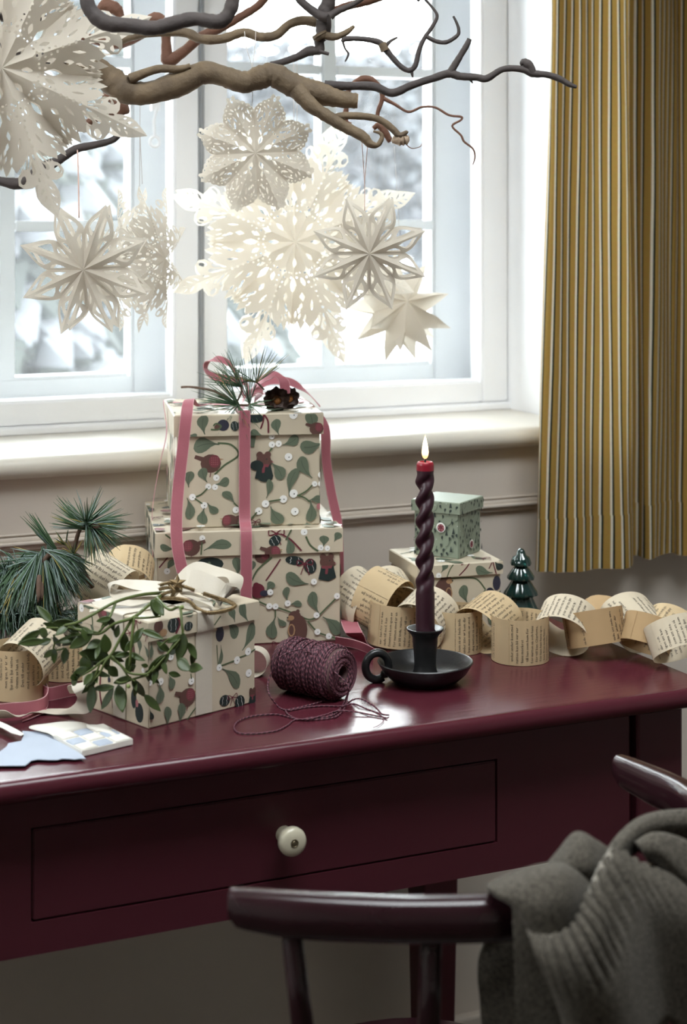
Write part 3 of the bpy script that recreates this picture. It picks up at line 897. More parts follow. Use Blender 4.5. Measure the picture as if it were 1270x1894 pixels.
def half_spike(n):                   # long lacy points with fringed petals between
    t = math.pi / n
    u = lambda r, f: (r * math.cos(f * t), r * math.sin(f * t))
    half = [(0, 0), u(.615, 1), u(.655, .93), u(.61, .84), u(.685, .76), u(.62, .62), u(.665, .52), (.615, .085), (.655, .10), (.685, .138), (.73, .150), (.765, .125), (.775, .08), (.765, .045), (.80, .058), (.85, .068), (.90, .058), (.95, .03), (1.0, 0)]
    H = [tear((.565, .030), (.655, .085), .034), tear((.575, .012), (.70, .052), .036), ell((.715, .112), .032, .020, .5), tear((.705, .014), (.755, .030), .018),
         almond((.79, .010), (.835, .048), .016), almond((.84, .010), (.885, .045), .014), almond((.89, .008), (.93, .028), .010),
         almond((.45, .048), (.535, .078), .018), almond(u(.275, .56), u(.345, .40), .034), almond(u(.39, .60), u(.46, .60), .032),
         almond(u(.47, .66), u(.52, .72), .022), almond(u(.50, .74), u(.555, .80), .020), almond(u(.55, .72), u(.60, .80), .016), almond(u(.53, .86), u(.60, .93), .016), almond(u(.56, .58), u(.615, .64), .016),
         almond(u(.27, 1), u(.39, 1), .046), almond(u(.12, 1), u(.20, 1), .034)] + \
        [ell(u(r, .12 + .9 * max(0, (.36 - r))), .009, .009, n=6) for r in (.24, .28, .32, .36)] + [ell(u(r, .80), .008, .008, n=6) for r in (.24, .275)]
    H += [ell(u(.235, .55), .008, .008, n=6)]
    M = [ell((.40, 0), .010, .010, n=6), ell((.44, 0), .010, .010, n=6), ell((.485, 0), .011, .011, n=6), ell((.53, 0), .013, .013, n=6), [(.20, 0), (.235, .020), (.285, 0), (.235, -.020)]]
    return half, H, M
def half_plain(n):
    t = math.pi / n
    half = [(0, 0), (.55 * math.cos(t), .55 * math.sin(t)), (.78, .09), (1, 0)]
    return half, [], []
PM = {}
def star(label, c, Rr, kind, n, off, mt, tilt=(0, 0), dome=.10, fold=.30, cord=None, cordmat=None, cordw=.0006, group='paper stars hanging from the branch'):
    """c: world centre; faces the camera, turned by tilt = (about vertical, about horizontal)"""
    t = thing('paper_star', label, 'paper star', c, group)
    half, hh, hm = {'leaf': half_leaf, 'lace': half_lace, 'spike': half_spike, 'plain': half_plain}[kind](n)
    to_cam = (Vector((0, 0, CH)) - c).normalized()
    bz = Vector((to_cam.x, to_cam.y, 0)).normalized()
    bx = UP.cross(bz)
    B = Matrix((bx, UP, bz)).transposed()
    B = Matrix.Rotation(tilt[0], 3, 'Z') @ B @ Matrix.Rotation(tilt[1], 3, 'X')
    for fr in (True, False):
        key = (kind, n, Rr, fr, mt.name)
        if key not in PM:
            PM[key] = petal_mesh('petal', half, hh, hm, n, Rr, dome, fold, mt, fr)
        for i in range(n):
            o = bpy.data.objects.new('petal', PM[key])
            link(o, t)
            o.rotation_mode = 'QUATERNION'
            o.rotation_quaternion = (B @ Matrix.Rotation(off + i * 2 * math.pi / n + (0 if fr else R(1.5)), 3, 'Z')).to_quaternion()
    if cord:
        mb = MB()
        for line in cord:
            mb.tube(V3(curve(line, 4)), cordw, 6)
        mb.build('hanging_cord', cordmat or m_cord, t, smooth='all')
    return t
H8 = R(22.5)
zA = 1.80
cA = PZ(0, 130, zA)
star('largest lacy paper star, nearest, cut off by the left edge of the picture', cA, .165, 'spike', 8, R(20), m_star, (R(4), R(-2)), dome=.14, fold=.42, cord=[[cA + Vector((0, 0, .14)), cA + Vector((0, .01, .55))]])
zB = 1.93
cB = PZ(160, 497, zB)
star('petal star with open cut-outs hanging lower left on a rose cord', cB, .0775, 'leaf', 8, H8 + R(2), m_star, (R(-16), R(3)), dome=.16, fold=.34,
     cord=[[PZ(146, 402, zB), PZ(145, 330, zB + .05), PZ(143, 272, 2.02)]], cordmat=m_cord_p, cordw=.0009)
zC = 2.15
cC = PZ(264, 478, zC)
star('lacy star turned nearly edge-on, beside the petal star at lower left', cC, .098, 'spike', 8, H8, m_star, (R(62), 0), dome=.32,
     cord=[[PZ(258, 345, zC), PZ(259, 182, zC - .1)], [PZ(263, 340, zC), PZ(259, 250, zC - .05)]], cordw=.0004)
zD = 2.02
cD = PZ(473, 283, zD)
star('round-lobed lace snowflake high in the middle against the window post', cD, .0735, 'lace', 8, H8 + R(2), m_star, (R(-6), R(2)), dome=.08, fold=.22,
     cord=[[PZ(466, 200, zD), PZ(466, 128, zD), PZ(456, 90, zD), PZ(452, 58, zD)], [PZ(466, 128, zD), PZ(471, 90, zD), PZ(473, 55, zD)]], cordw=.0004)
zE = 2.26
cE = PZ(540, 447, zE)
star('large spiky lace star in the middle, behind the snowflake and the petal star', cE, .171, 'spike', 8, R(22), m_star_w, (R(10), R(0)), dome=.14, fold=.40,
     cord=[[PZ(543, 330, zE), PZ(543, -60, zE)], [PZ(549, 330, zE), PZ(549, -60, zE)]], cordw=.0005)
zF = 2.0
cF = PZ(682, 468, zF)
star('petal star with open cut-outs hanging right, in front of the large spiky star', cF, .0705, 'leaf', 8, H8, m_star, (R(4), R(4)), dome=.12, fold=.30,
     cord=[[PZ(674, 392, zF), PZ(674, 340, zF), PZ(669, 262, zF)], [PZ(674, 340, zF), PZ(680, 262, zF)]], cordmat=m_cord_p, cordw=.0005)
zG = 2.36
cG = PZ(735, 570, zG)
star('plain uncut ivory star at lower right below the other petal star', cG, .076, 'plain', 9, R(8), m_star_w, (R(34), R(-24)), dome=.34, fold=.6,
     cord=[[PZ(742, 500, zG), PZ(729, 270, zG - .1)]], cordw=.0003)

# ================================================================ corkscrew branch over the desk
m_bark = mat('grey_brown_twisted_bark', (.235, .165, .095), .75, .22, 45, .9, 150, col2=(.055, .038, .026))
m_bark_d = mat('dark_twisted_bark', (.075, .058, .052), .75, .22, 28, .5, 180, col2=(.035, .028, .028))
m_bark_r = mat('reddish_twisted_bark', (.20, .085, .048), .7, .22, 45, .7, 180, col2=(.12, .06, .04))
m_pith = mat('cut_wood_end', (.25, .16, .09), .8, .2, 90, .3)
br = thing('corkscrew_branch', 'bare twisted hazel branch hanging across the top, carrying the paper stars', 'branch', PZ(400, -400, 2.0))
rb = random.Random(11)
def limb(L, m, z, name='limb', n=10, per=6, wob=.06):
    """L: (px, py, half width in px[, dz])"""
    pts, rad = [], []
    for p in curve([(p[0], p[1], p[2], (p[3] if len(p) > 3 else 0)) for p in L], per):
        zz = z + p[3]
        pts.append(PZ(p[0], p[1], zz)); rad.append(max(.0004, p[2] * zz / FPX * (1 + rb.uniform(-wob, wob))))
    mb = MB().tube(pts, rad, n)
    return mb.build(name, m, br, smooth=60)
# main limb with its sawn end
limb([(120, 118, 20, -.02), (165, 122, 22, -.01), (200, 145, 26, 0), (235, 168, 25), (275, 172, 22), (330, 155, 24), (375, 135, 21), (410, 140, 20), (450, 152, 20), (485, 142, 22), (505, 138, 22), (530, 152, 23), (560, 165, 23), (590, 172, 22), (625, 182, 17), (660, 187, 14)], m_bark, 2.0, n=14)
MB().tube([PZ(659, 187, 2.0), PZ(661.5, 187.2, 2.0)], .0086, 14).build('sawn_end', m_pith, br)
limb([(240, 146, 10), (290, 128, 8), (330, 128, 7), (352, 122, 5)], m_bark, 1.99)
limb([(548, 165, 17, .005), (575, 195, 14), (605, 215, 12), (640, 236, 11), (670, 252, 10), (684, 266, 8), (698, 268, 5), (706, 255, 4.5), (702, 246, 3.5), (690, 243, 2)], m_bark, 1.985)
limb([(620, 218, 8, .005), (640, 214, 7), (680, 216, 6.5), (705, 223, 6.5), (725, 238, 6.5), (738, 250, 6), (750, 245, 4), (753, 242, 2.5)], m_bark, 1.985)
limb([(600, 157, 9), (640, 159, 8), (690, 160, 8), (725, 172, 7.5), (760, 158, 7.5), (800, 145, 7), (830, 136, 8), (850, 141, 7.5), (880, 143, 7), (900, 145, 6.5), (930, 128, 6), (965, 128, 6.5), (985, 136, 7), (1010, 138, 6), (1035, 146, 6), (1052, 156, 5), (1066, 161, 3)], m_bark_d, 2.0)
limb([(985, 137, 7), (978, 122, 9), (968, 116, 8), (962, 120, 2)], m_bark_d, 2.0, 'bud')
limb([(833, 133, 7), (848, 108, 6), (862, 85, 5.5), (868, 72, 4.5)], m_bark_d, 2.0)
limb([(870, 148, 2.5), (874, 154, 1)], m_bark_d, 2.0, 'twig')
# second limb behind
limb([(215, 78, 8, .02), (270, 62, 8), (340, 60, 9, 0), (370, 72, 9), (410, 72, 9), (450, 60, 9), (480, 68, 9), (510, 65, 9), (535, 45, 8.5), (560, 38, 9), (590, 42, 10), (600, 45, 10)], m_bark, 2.05)
limb([(605, -60, 12), (608, 0, 13), (600, 22, 14), (597, 60, 14), (590, 75, 10), (590, 92, 9), (570, 95, 9), (550, 105, 7), (525, 114, 6.5), (500, 120, 6)], m_bark_d, 2.04)
limb([(590, 62, 15), (592, 66, 15), (596, 72, 10)], m_bark, 2.035, 'knot')
limb([(598, 65, 8), (620, 68, 7), (640, 60, 6), (655, 48, 3)], m_bark, 2.035)
limb([(590, 95, 4), (608, 100, 3)], m_bark_d, 2.035, 'twig')
limb([(545, -10, 7), (565, 10, 8), (590, 28, 9), (606, 32, 10)], m_bark_d, 2.03)
limb([(612, 25, 9), (640, 12, 8), (680, 2, 8), (720, -12, 8)], m_bark_r, 2.06)
limb([(700, -30, 6), (660, 4, 5), (625, 20, 6), (610, 30, 8)], m_bark_d, 2.02)
# right-hand twigs
limb([(632, 78, 3), (640, 72, 5), (670, 72, 5), (700, 78, 6), (712, 90, 6), (730, 112, 5), (745, 126, 5), (758, 130, 5), (768, 120, 5), (775, 92, 4.5), (785, 70, 4), (800, 48, 3.5), (808, 30, 3), (800, 15, 2.5), (782, -5, 2.5)], m_bark_d, 2.0)
limb([(634, 78, 2.5), (638, 90, 2), (644, 100, 2), (638, 114, 1.5)], m_bark_d, 2.0, 'twig')
limb([(712, 86, 4.5), (722, 76, 3), (735, 69, 2)], m_bark_d, 2.0, 'twig')
limb([(706, 80, 8), (712, 94, 8)], m_bark, 1.998, 'knot')
limb([(760, 128, 4), (763, 143, 1.5)], m_bark_d, 2.0, 'twig')
limb([(786, 66, 4), (805, 76, 4), (825, 78, 4), (845, 66, 3.5), (848, 55, 3), (844, 42, 2.5), (838, 30, 2)], m_bark_d, 2.0)
limb([(640, 180, 5, .1), (650, 158, 5, .1), (672, 146, 7, .1), (690, 150, 6, .1), (705, 168, 5.5, .1), (706, 185, 4.5, .1), (698, 210, 4, .1), (702, 230, 3, .1)], m_bark_r, 2.0)
limb([(705, 180, 4, .1), (730, 193, 3, .1), (755, 207, 2.4, .1), (780, 198, 2.2, .1), (805, 199, 2.2, .1), (830, 213, 2.2, .1), (852, 216, 2.2, .1), (852, 222, 2, .1), (836, 233, 2, .1), (852, 250, 2, .1), (858, 262, 2, .1), (874, 275, 1.8, .1), (878, 290, 1.6, .1), (874, 305, 1, .1)], m_bark_r, 2.0, 'twig', per=5)
limb([(690, 238, 4, .06), (700, 232, 6, .06), (712, 245, 7, .06), (722, 262, 5, .06)], m_bark_r, 2.0, 'twig')
limb([(724, 262, 3), (735, 258, 12), (748, 256, 11), (753, 250, 3)], mat('pale_hazel_catkin', (.48, .36, .26), .8, .2, 200, .4), 1.99, 'catkin', wob=.2)
limb([(748, 264, 1), (760, 274, .8), (775, 272, .6), (780, 266, .5)], m_bark_r, 1.99, 'twig')
limb([(640, 200, 5, .06), (638, 225, 6, .06), (648, 232, 6, .06)], m_bark_r, 2.0, 'twig')
# near dark limb across the top left
limb([(150, -60, 13), (158, -10, 13), (168, 20, 14), (195, 42, 15), (240, 47, 14), (285, 52, 14), (325, 42, 14), (360, 35, 13), (405, 40, 14), (425, 20, 13), (432, -10, 13), (440, -60, 13)], m_bark_d, 1.74, n=12)
# reddish limb behind
limb([(90, 40, 9, .05), (150, 66, 9, .04), (215, 82, 9, .02), (255, 68, 8), (300, 40, 9), (306, 60, 9), (308, 95, 10), (312, 112, 13), (340, 95, 10), (370, 70, 10), (410, 50, 9), (450, 28, 8), (480, 8, 8), (500, -20, 8)], m_bark_r, 2.12)
limb([(180, 22, 5), (195, 10, 12), (215, 18, 12), (225, 32, 6)], m_bark_r, 2.05, 'knot')
limb([(270, 38, 5), (285, 34, 12), (302, 38, 10)], m_bark_r, 2.05, 'knot')
# lower left limb
limb([(-40, 330, 9), (0, 335, 9), (40, 338, 12), (80, 310, 11), (105, 298, 9), (140, 276, 8), (175, 268, 7), (210, 258, 6), (222, 240, 7)], m_bark_d, 2.02)
limb([(190, 178, 7), (210, 182, 11), (225, 200, 14), (228, 212, 10)], m_bark_r, 2.04, 'knot')
limb([(150, 240, 8), (180, 215, 9), (210, 205, 10), (222, 205, 10)], m_bark_r, 2.06)
# carrying rod out of frame, the limbs leave it upwards
mb = MB()
for px, py, z in ((150, -60, 1.74), (440, -60, 1.74), (605, -60, 2.04), (545, -10, 2.03), (720, -12, 2.06), (700, -30, 2.02), (782, -5, 2.0), (500, -20, 2.12), (120, 118, 1.98), (90, 40, 2.17), (-40, 330, 2.02)):
    a, c = PZ(px, py, z), PZ(400, -420, 2.0)
    mid = (a + c) / 2 + Vector((rb.uniform(-.04, .04), rb.uniform(-.03, .03), .03))
    if px < 130: mid = PZ(-260, -60, 1.95)
    mb.tube(V3(curve([a, mid, c], 8)), .008, 8)
mb.build('upper_limbs', m_bark_d, br, smooth='all')
mb = MB().tube([PZ(400, -420, 2.0), Vector((PZ(400, -420, 2.0).x, PZ(400, -420, 2.0).y, 2.55))], .002, 6)
mb.build('hanging_wire', m_cord, br)

# ================================================================ striped curtain
m_cur = bpy.data.materials.new('mustard_striped_cotton')
m_cur.use_nodes = True
nt = m_cur.node_tree; N_, L_ = nt.nodes, nt.links
uvn = N_.new('ShaderNodeUVMap'); uvn.uv_map = 'UVMap'
sx = N_.new('ShaderNodeSeparateXYZ'); L_.new(uvn.outputs[0], sx.inputs[0])
nzw = N_.new('ShaderNodeTexNoise'); nzw.inputs['Scale'].default_value = 9
L_.new(uvn.outputs[0], nzw.inputs['Vector'])
mw = N_.new('ShaderNodeMath'); mw.operation = 'MULTIPLY_ADD'; mw.inputs[1].default_value = .0012
L_.new(nzw.outputs['Fac'], mw.inputs[0]); L_.new(sx.outputs[0], mw.inputs[2])
dv = N_.new('ShaderNodeMath'); dv.operation = 'DIVIDE'; dv.inputs[1].default_value = .0156; L_.new(mw.outputs[0], dv.inputs[0])
frn = N_.new('ShaderNodeMath'); frn.operation = 'FRACT'; L_.new(dv.outputs[0], frn.inputs[0])
rp = N_.new('ShaderNodeValToRGB'); rp.color_ramp.interpolation = 'LINEAR'
el = rp.color_ramp.elements
must, whit, gree = (.40, .245, .060, 1), (.80, .73, .60, 1), (.010, .020, .015, 1)
for i, (p, c) in enumerate(((0, must), (.60, must), (.62, whit), (.795, whit), (.815, gree), (.985, gree), (1.0, must))):
    e = el[i] if i < 2 else el.new(p)
    e.position = p; e.color = c
L_.new(frn.outputs[0], rp.inputs[0])
# woven grain
nz2 = N_.new('ShaderNodeTexNoise'); nz2.inputs['Scale'].default_value = 220; nz2.inputs['Detail'].default_value = 3
L_.new(uvn.outputs[0], nz2.inputs['Vector'])
mxg = N_.new('ShaderNodeMix'); mxg.data_type = 'RGBA'; mxg.blend_type = 'MULTIPLY'; mxg.inputs[0].default_value = .22
L_.new(rp.outputs[0], mxg.inputs[6]); L_.new(nz2.outputs['Color'], mxg.inputs[7])
hsv = N_.new('ShaderNodeHueSaturation'); hsv.inputs['Value'].default_value = 1.05; hsv.inputs['Saturation'].default_value = 1.0; L_.new(mxg.outputs[2], hsv.inputs['Color'])
pb = N_['Principled BSDF']; pb.inputs['Roughness'].default_value = .85; pb.inputs['Specular IOR Level'].default_value = .2
L_.new(hsv.outputs[0], pb.inputs['Base Color'])
trn = N_.new('ShaderNodeBsdfTranslucent'); L_.new(hsv.outputs[0], trn.inputs[0])
mxs = N_.new('ShaderNodeMixShader'); mxs.inputs[0].default_value = .22
L_.new(pb.outputs[0], mxs.inputs[1]); L_.new(trn.outputs[0], mxs.inputs[2]); L_.new(mxs.outputs[0], N_['Material Output'].inputs[0])
cur = thing('curtain', 'mustard yellow curtain with white and dark green stripes, right of the window', 'curtain', (1.42, 2.13, .76))
def plan(px, Y):
    p = PY(px, 600, Y)
    return (p.x, Y)
# plan shapes at hem, middle and head: (px, Y)
bot = [(1004, 2.178), (992, 2.155), (989, 2.125), (1012, 2.110), (1042, 2.114), (1072, 2.108), (1102, 2.113), (1132, 2.105), (1158, 2.100), (1170, 2.112), (1168, 2.140), (1160, 2.166), (1176, 2.182), (1190, 2.160), (1206, 2.150), (1222, 2.168), (1240, 2.180), (1254, 2.158), (1272, 2.148), (1290, 2.172), (1310, 2.150), (1335, 2.178), (1360, 2.15), (1390, 2.178), (1420, 2.15), (1450, 2.17)]
top_ = [(1030, 2.178), (1021, 2.155), (1019, 2.128), (1034, 2.110), (1058, 2.118), (1080, 2.108), (1104, 2.116), (1128, 2.106), (1150, 2.104), (1163, 2.115), (1160, 2.145), (1154, 2.168), (1172, 2.182), (1192, 2.165), (1214, 2.150), (1232, 2.172), (1246, 2.186), (1258, 2.172), (1274, 2.160), (1290, 2.180), (1310, 2.160), (1335, 2.180), (1360, 2.16), (1390, 2.182), (1420, 2.16), (1450, 2.18)]
cb = curve([plan(*p) for p in bot], 6)
ct = curve([plan(*p) for p in top_], 6)
def cur_rows(h0, h1, nr, out=0.0, umap=None):
    rows, uv = [], []
    arc = np.concatenate([[0], np.cumsum([np.hypot(*(cb[i + 1] - cb[i])) for i in range(len(cb) - 1)])])
    for k in range(nr + 1):
        h = h0 + (h1 - h0) * k / nr
        t = min(1, max(0, (h - .76) / (1.55 - .76)))
        t = t ** .85
        row = []
        for i in range(len(cb)):
            p = cb[i] * (1 - t) + ct[i] * t
            w = .0025 * math.sin(i * .37 + h * 9) * (1 - .3 * t)
            dz = (-.009 if 12 < i < 60 else .002) if k == 0 and False else 0
            row.append(Vector((p[0], p[1] - out + w, h + dz)))
            uv.append((arc[i], h))
        rows.append(row)
    return rows, uv
def hem_h(i): return .7625 - (.0035 if 20 < i < 56 else 0) - (.006 if i > 66 else 0)
rows, uv = cur_rows(.762, 2.3, 44)
for i in range(len(rows[0])):
    rows[0][i].z = hem_h(i)
mb = MB(); mb.grid(rows)
mb.build('cloth', m_cur, cur, smooth='all', uv=uv)
rows, uv = cur_rows(.762, .836, 6, out=.0016)
for i in range(len(rows[0])):
    rows[0][i].z = hem_h(i) - .0004
mb = MB(); mb.grid(rows)
mb.build('hem', m_cur, cur, smooth='all', uv=uv)
m_rod = mat('white_curtain_rod', (.7, .7, .68), .4)
rod = thing('curtain_rod', 'white curtain rod above the window, out of view', 'curtain rod', (1.6, 2.14, 2.31))
MB().tube([Vector((1.2, 2.145, 2.31)), Vector((2.3, 2.145, 2.31))], .010, 12).build('rod', m_rod, rod, smooth=40)
for x in (1.25, 2.25):
    MB().box((x, 2.14, 2.30), (x + .02, 2.21, 2.32)).build('bracket', m_rod, rod)

# ================================================================ candle holder and candle
m_iron = mat('blackened_iron', (.030, .030, .031), .34, .25, 40, .12, 220, spec=.7, metal=.55)
m_wax = mat('burgundy_wax', (.032, .008, .015), .40, .12, 60, .05, 120, spec=.45, sss=.12)
m_wax_r = mat('flame_glow_red_wax', (.26, .010, .024), .3, .1, 60, spec=.5, sss=.5)
m_wick = mat('charred_wick', (.02, .018, .018), .9, .2, 300)
hc = PH(788.5, 1276)
hc = hc + Vector((FWD.x, FWD.y, 0)) * .032
hc.z = .75
hold = thing('candle_holder', 'black iron chamberstick with round dish and ring handle, holding the twisted candle', 'candle holder', hc)
mb = MB().lathe([(0, .0), (.030, .0), (.036, .0022), (.046, .011), (.0525, .0215), (.0535, .0232), (.0525, .0242), (.0505, .0232), (.043, .0125), (.034, .0060), (.022, .0048), (.0175, .0056), (0, .0060)], hc, 56)
mb.build('dish', m_iron, hold, smooth=50)
mb = MB().lathe([(.0165, .0052), (.0150, .008), (.0127, .014), (.0120, .020), (.0128, .034), (.0140, .044), (.0142, .050), (.0160, .0535), (.0196, .0570), (.0208, .0588), (.0206, .0602), (.0190, .0604), (.0150, .0585), (.0118, .0572), (.0113, .050), (.0113, .03), (0, .03)], hc, 44)
mb.build('socket', m_iron, hold, smooth=50)
rc = PZ(697, 1232, (hc - Vector((0, 0, 0))).dot(FWD) - .004)
ax = (RGT * .93 + FWD * .30).normalized()
lp = []
for an in np.linspace(R(-38), R(300), 30):
    lp.append(rc + ax * .0135 * math.cos(an) + UP * .0148 * math.sin(an))
lp = [hc - RGT * .046 + FWD * -.012 + UP * .012] + [rc + ax * .0158 - UP * .0085] + lp[1:]
MB().tube(V3(curve(lp, 2)), .0046, 12).build('ring_handle', m_iron, hold, smooth='all')

can_c = hc + UP * .031
zc = hc.dot(FWD)
can_top = CH - (854 - 394) * zc / FPX
HC = can_top - can_c.z
cand = thing('taper_candle', 'burgundy twisted taper candle burning in the black holder', 'candle', can_c)
def candle_rows(z_a, z_b, n, red=False):
    rows = []
    for i in range(n + 1):
        z = z_a + (z_b - z_a) * i / n
        k = min(1, max(0, (z - .068) / .02)) * min(1, max(0, (HC - .010 - z) / .012))
        ph = math.pi * (z - .062) / .0224
        row = []
        for j in range(40):
            an = 2 * math.pi * j / 40
            c_ = abs(math.cos(an - ph))
            r = .0106 * (1 - k * .42 * (1 - c_ ** 1.6))
            off = .0007 * k * math.sin(ph * 2)
            top = max(0, (z - (HC - .004)) / .004)
            r *= 1 - .14 * top * top - (.08 * (1 - k) if z > .1 else 0)
            row.append(can_c + Vector((r * math.cos(an) + off, r * math.sin(an), z)))
        rows.append(row)
    return rows
mb = MB(); rr = candle_rows(0, HC - .0095, 150); mb.grid(rr, 0, closed=True)
mb.f.append(tuple(range(40))[::-1]); mb.m.append(0)
body = mb.build('twisted_shaft', m_wax, cand, smooth='all')
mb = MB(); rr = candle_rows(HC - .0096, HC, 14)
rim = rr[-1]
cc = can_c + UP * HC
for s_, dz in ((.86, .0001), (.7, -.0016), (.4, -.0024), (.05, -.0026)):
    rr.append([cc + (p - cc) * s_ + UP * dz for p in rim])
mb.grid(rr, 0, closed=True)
mb.build('glow_red_tip', m_wax_r, cand, smooth='all', label='bright red melted tip')  # glow of the flame in the wax is put into the colour
wk = cc + UP * -.0026
MB().tube([wk, wk + UP * .004, wk + UP * .0075 + RGT * .0005, wk + UP * .0102 + RGT * .0002], [.0011, .001, .0009, .0006], 8).build('wick', m_wick, cand, smooth='all')
m_fl = bpy.data.materials.new('candle_flame')
m_fl.use_nodes = True
n_, l_ = m_fl.node_tree.nodes, m_fl.node_tree.links
n_.remove(n_['Principled BSDF'])
em = n_.new('ShaderNodeEmission'); em.inputs[1].default_value = 3.5
tcd = n_.new('ShaderNodeTexCoord'); sp = n_.new('ShaderNodeSeparateXYZ'); l_.new(tcd.outputs['Generated'], sp.inputs[0])
rpp = n_.new('ShaderNodeValToRGB'); l_.new(sp.outputs[2], rpp.inputs[0])
for i, (p, c) in enumerate(((0, (.25, .12, .10, 1)), (.12, (.9, .42, .12, 1)), (.35, (1, .80, .45, 1)), (.75, (1, .86, .55, 1)), (1, (1, .62, .22, 1)))):
    e = rpp.color_ramp.elements[i] if i < 2 else rpp.color_ramp.elements.new(p)
    e.position = p; e.color = c
l_.new(rpp.outputs[0], em.inputs[0]); l_.new(em.outputs[0], n_['Material Output'].inputs[0])
f0 = wk + UP * .0052
fl = [(.0004, 0), (.0024, .002), (.0036, .005), (.0039, .008), (.0034, .013), (.0024, .0185), (.0012, .0235), (.0004, .0265), (0, .0275)]
MB().lathe(fl, f0, 16).build('flame', m_fl, cand, smooth='all')
fl_l = bpy.data.lights.new('flame_light', 'POINT'); fl_l.energy = .10; fl_l.color = (1, .62, .30); fl_l.shadow_soft_size = .004
flo = bpy.data.objects.new('flame_light', fl_l); link(flo, cand); flo.location = f0 + UP * .012 - can_c

# ================================================================ green glass tree
m_gg = bpy.data.materials.new('dark_green_glass')
m_gg.use_nodes = True
pg = m_gg.node_tree.nodes['Principled BSDF']
nzg = m_gg.node_tree.nodes.new('ShaderNodeTexNoise'); nzg.inputs['Scale'].default_value = 60
rg = m_gg.node_tree.nodes.new('ShaderNodeValToRGB')
rg.color_ramp.elements[0].color = (.002, .016, .015, 1); rg.color_ramp.elements[1].color = (.008, .060, .052, 1)
m_gg.node_tree.links.new(nzg.outputs['Fac'], rg.inputs[0]); m_gg.node_tree.links.new(rg.outputs[0], pg.inputs['Base Color'])
pg.inputs['Roughness'].default_value = .04; pg.inputs['Transmission Weight'].default_value = .45; pg.inputs['IOR'].default_value = 1.5
pg.inputs['Metallic'].default_value = .0; pg.inputs['Coat Weight'].default_value = .8; pg.inputs['Coat Roughness'].default_value = .03
tc0 = PZ(963, 1160, 2.19); tc0.z = .75
gt = thing('glass_tree', 'small dark green glass fir tree standing behind the paper chain', 'ornament', tc0)
zt = tc0.dot(FWD)
hh = lambda y: CH - (y - 394) * zt / FPX - .75
ww = lambda w: w * zt / FPX
prof = [(0, hh(1014)), (ww(4), hh(1015)), (ww(7), hh(1019)), (ww(9), hh(1026))]
prev = 9
tiers = [(1043, 19, 9), (1069, 25, 14), (1098, 31, 18), (1136, 39, 23)]
for y, w, wi in tiers:
    prof += [(ww((prev + w) / 2 + 1), hh(y - 13)), (ww(w * .96), hh(y - 4)), (ww(w), hh(y - 1)), (ww(w * .97), hh(y + 1.5)), (ww(wi + 2), hh(y + 3))]
    prev = wi
prof += [(ww(20), .012), (ww(22), .002), (ww(20), 0), (0, 0)]
prof = prof[::-1]
MB().lathe(prof, tc0, 64, wob=lambda a, h: 1 + .045 * math.cos(a * 11 + h * 60)).build('tree_body', m_gg, gt, smooth=50)

# ================================================================ twine spool and its loose end
m_tw = bpy.data.materials.new('plum_and_pink_twine')
m_tw.use_nodes = True
n_, l_ = m_tw.node_tree.nodes, m_tw.node_tree.links
uvw = n_.new('ShaderNodeUVMap'); uvw.uv_map = 'UVMap'
sxx = n_.new('ShaderNodeSeparateXYZ'); l_.new(uvw.outputs[0], sxx.inputs[0])
md_ = n_.new('ShaderNodeMath'); md_.operation = 'ADD'; l_.new(sxx.outputs[0], md_.inputs[0]); l_.new(sxx.outputs[1], md_.inputs[1])
fx_ = n_.new('ShaderNodeMath'); fx_.operation = 'FRACT'; l_.new(md_.outputs[0], fx_.inputs[0])
rt = n_.new('ShaderNodeValToRGB'); l_.new(fx_.outputs[0], rt.inputs[0])
for i, (p, c) in enumerate(((0, (.030, .008, .016, 1)), (.50, (.055, .013, .026, 1)), (.64, (.25, .095, .12, 1)), (.84, (.22, .08, .105, 1)), (1, (.030, .008, .016, 1)))):
    e = rt.color_ramp.elements[i] if i < 2 else rt.color_ramp.elements.new(p)
    e.position = p; e.color = c
l_.new(rt.outputs[0], n_['Principled BSDF'].inputs['Base Color']); n_['Principled BSDF'].inputs['Roughness'].default_value = .7
def twine_tube(mb, uvs, pts, r, n=6, pitch=.0055):
    pts = [Vector(p) for p in pts]
    mb.tube(pts, r, n)
    d = 0
    for i, p in enumerate(pts):
        if i: d += (p - pts[i - 1]).length
        for j in range(n):
            uvs.append((d / pitch, j / n))
ea, eb = PH(635.5, 1247, .779), PH(524, 1224, .779)
spool = thing('twine_spool', 'spool of plum and pink twine lying on its side with its end unwound', 'twine', (ea + eb) / 2 - UP * .029)
axs = (ea - eb).normalized(); LS = (ea - eb).length
e1 = UP; e2 = axs.cross(e1).normalized()
m_tube = mat('cardboard_core', (.10, .05, .05), .8)
mb = MB()
rows = []
for r, a in ((.0085, .002), (.024, .002), (.0255, .006), (.0258, LS - .006), (.024, LS - .002), (.0085, LS - .002), (.0085, .002)):
    rows.append([eb + axs * a + (e1 * math.cos(t) + e2 * math.sin(t)) * r for t in np.linspace(0, 2 * math.pi, 33)[:-1]])
mb.grid(rows, 0, closed=True); mb.build('core', m_tube, spool, smooth=40)
rs = random.Random(3)
mb, uvs = MB(), []
TW = .00085
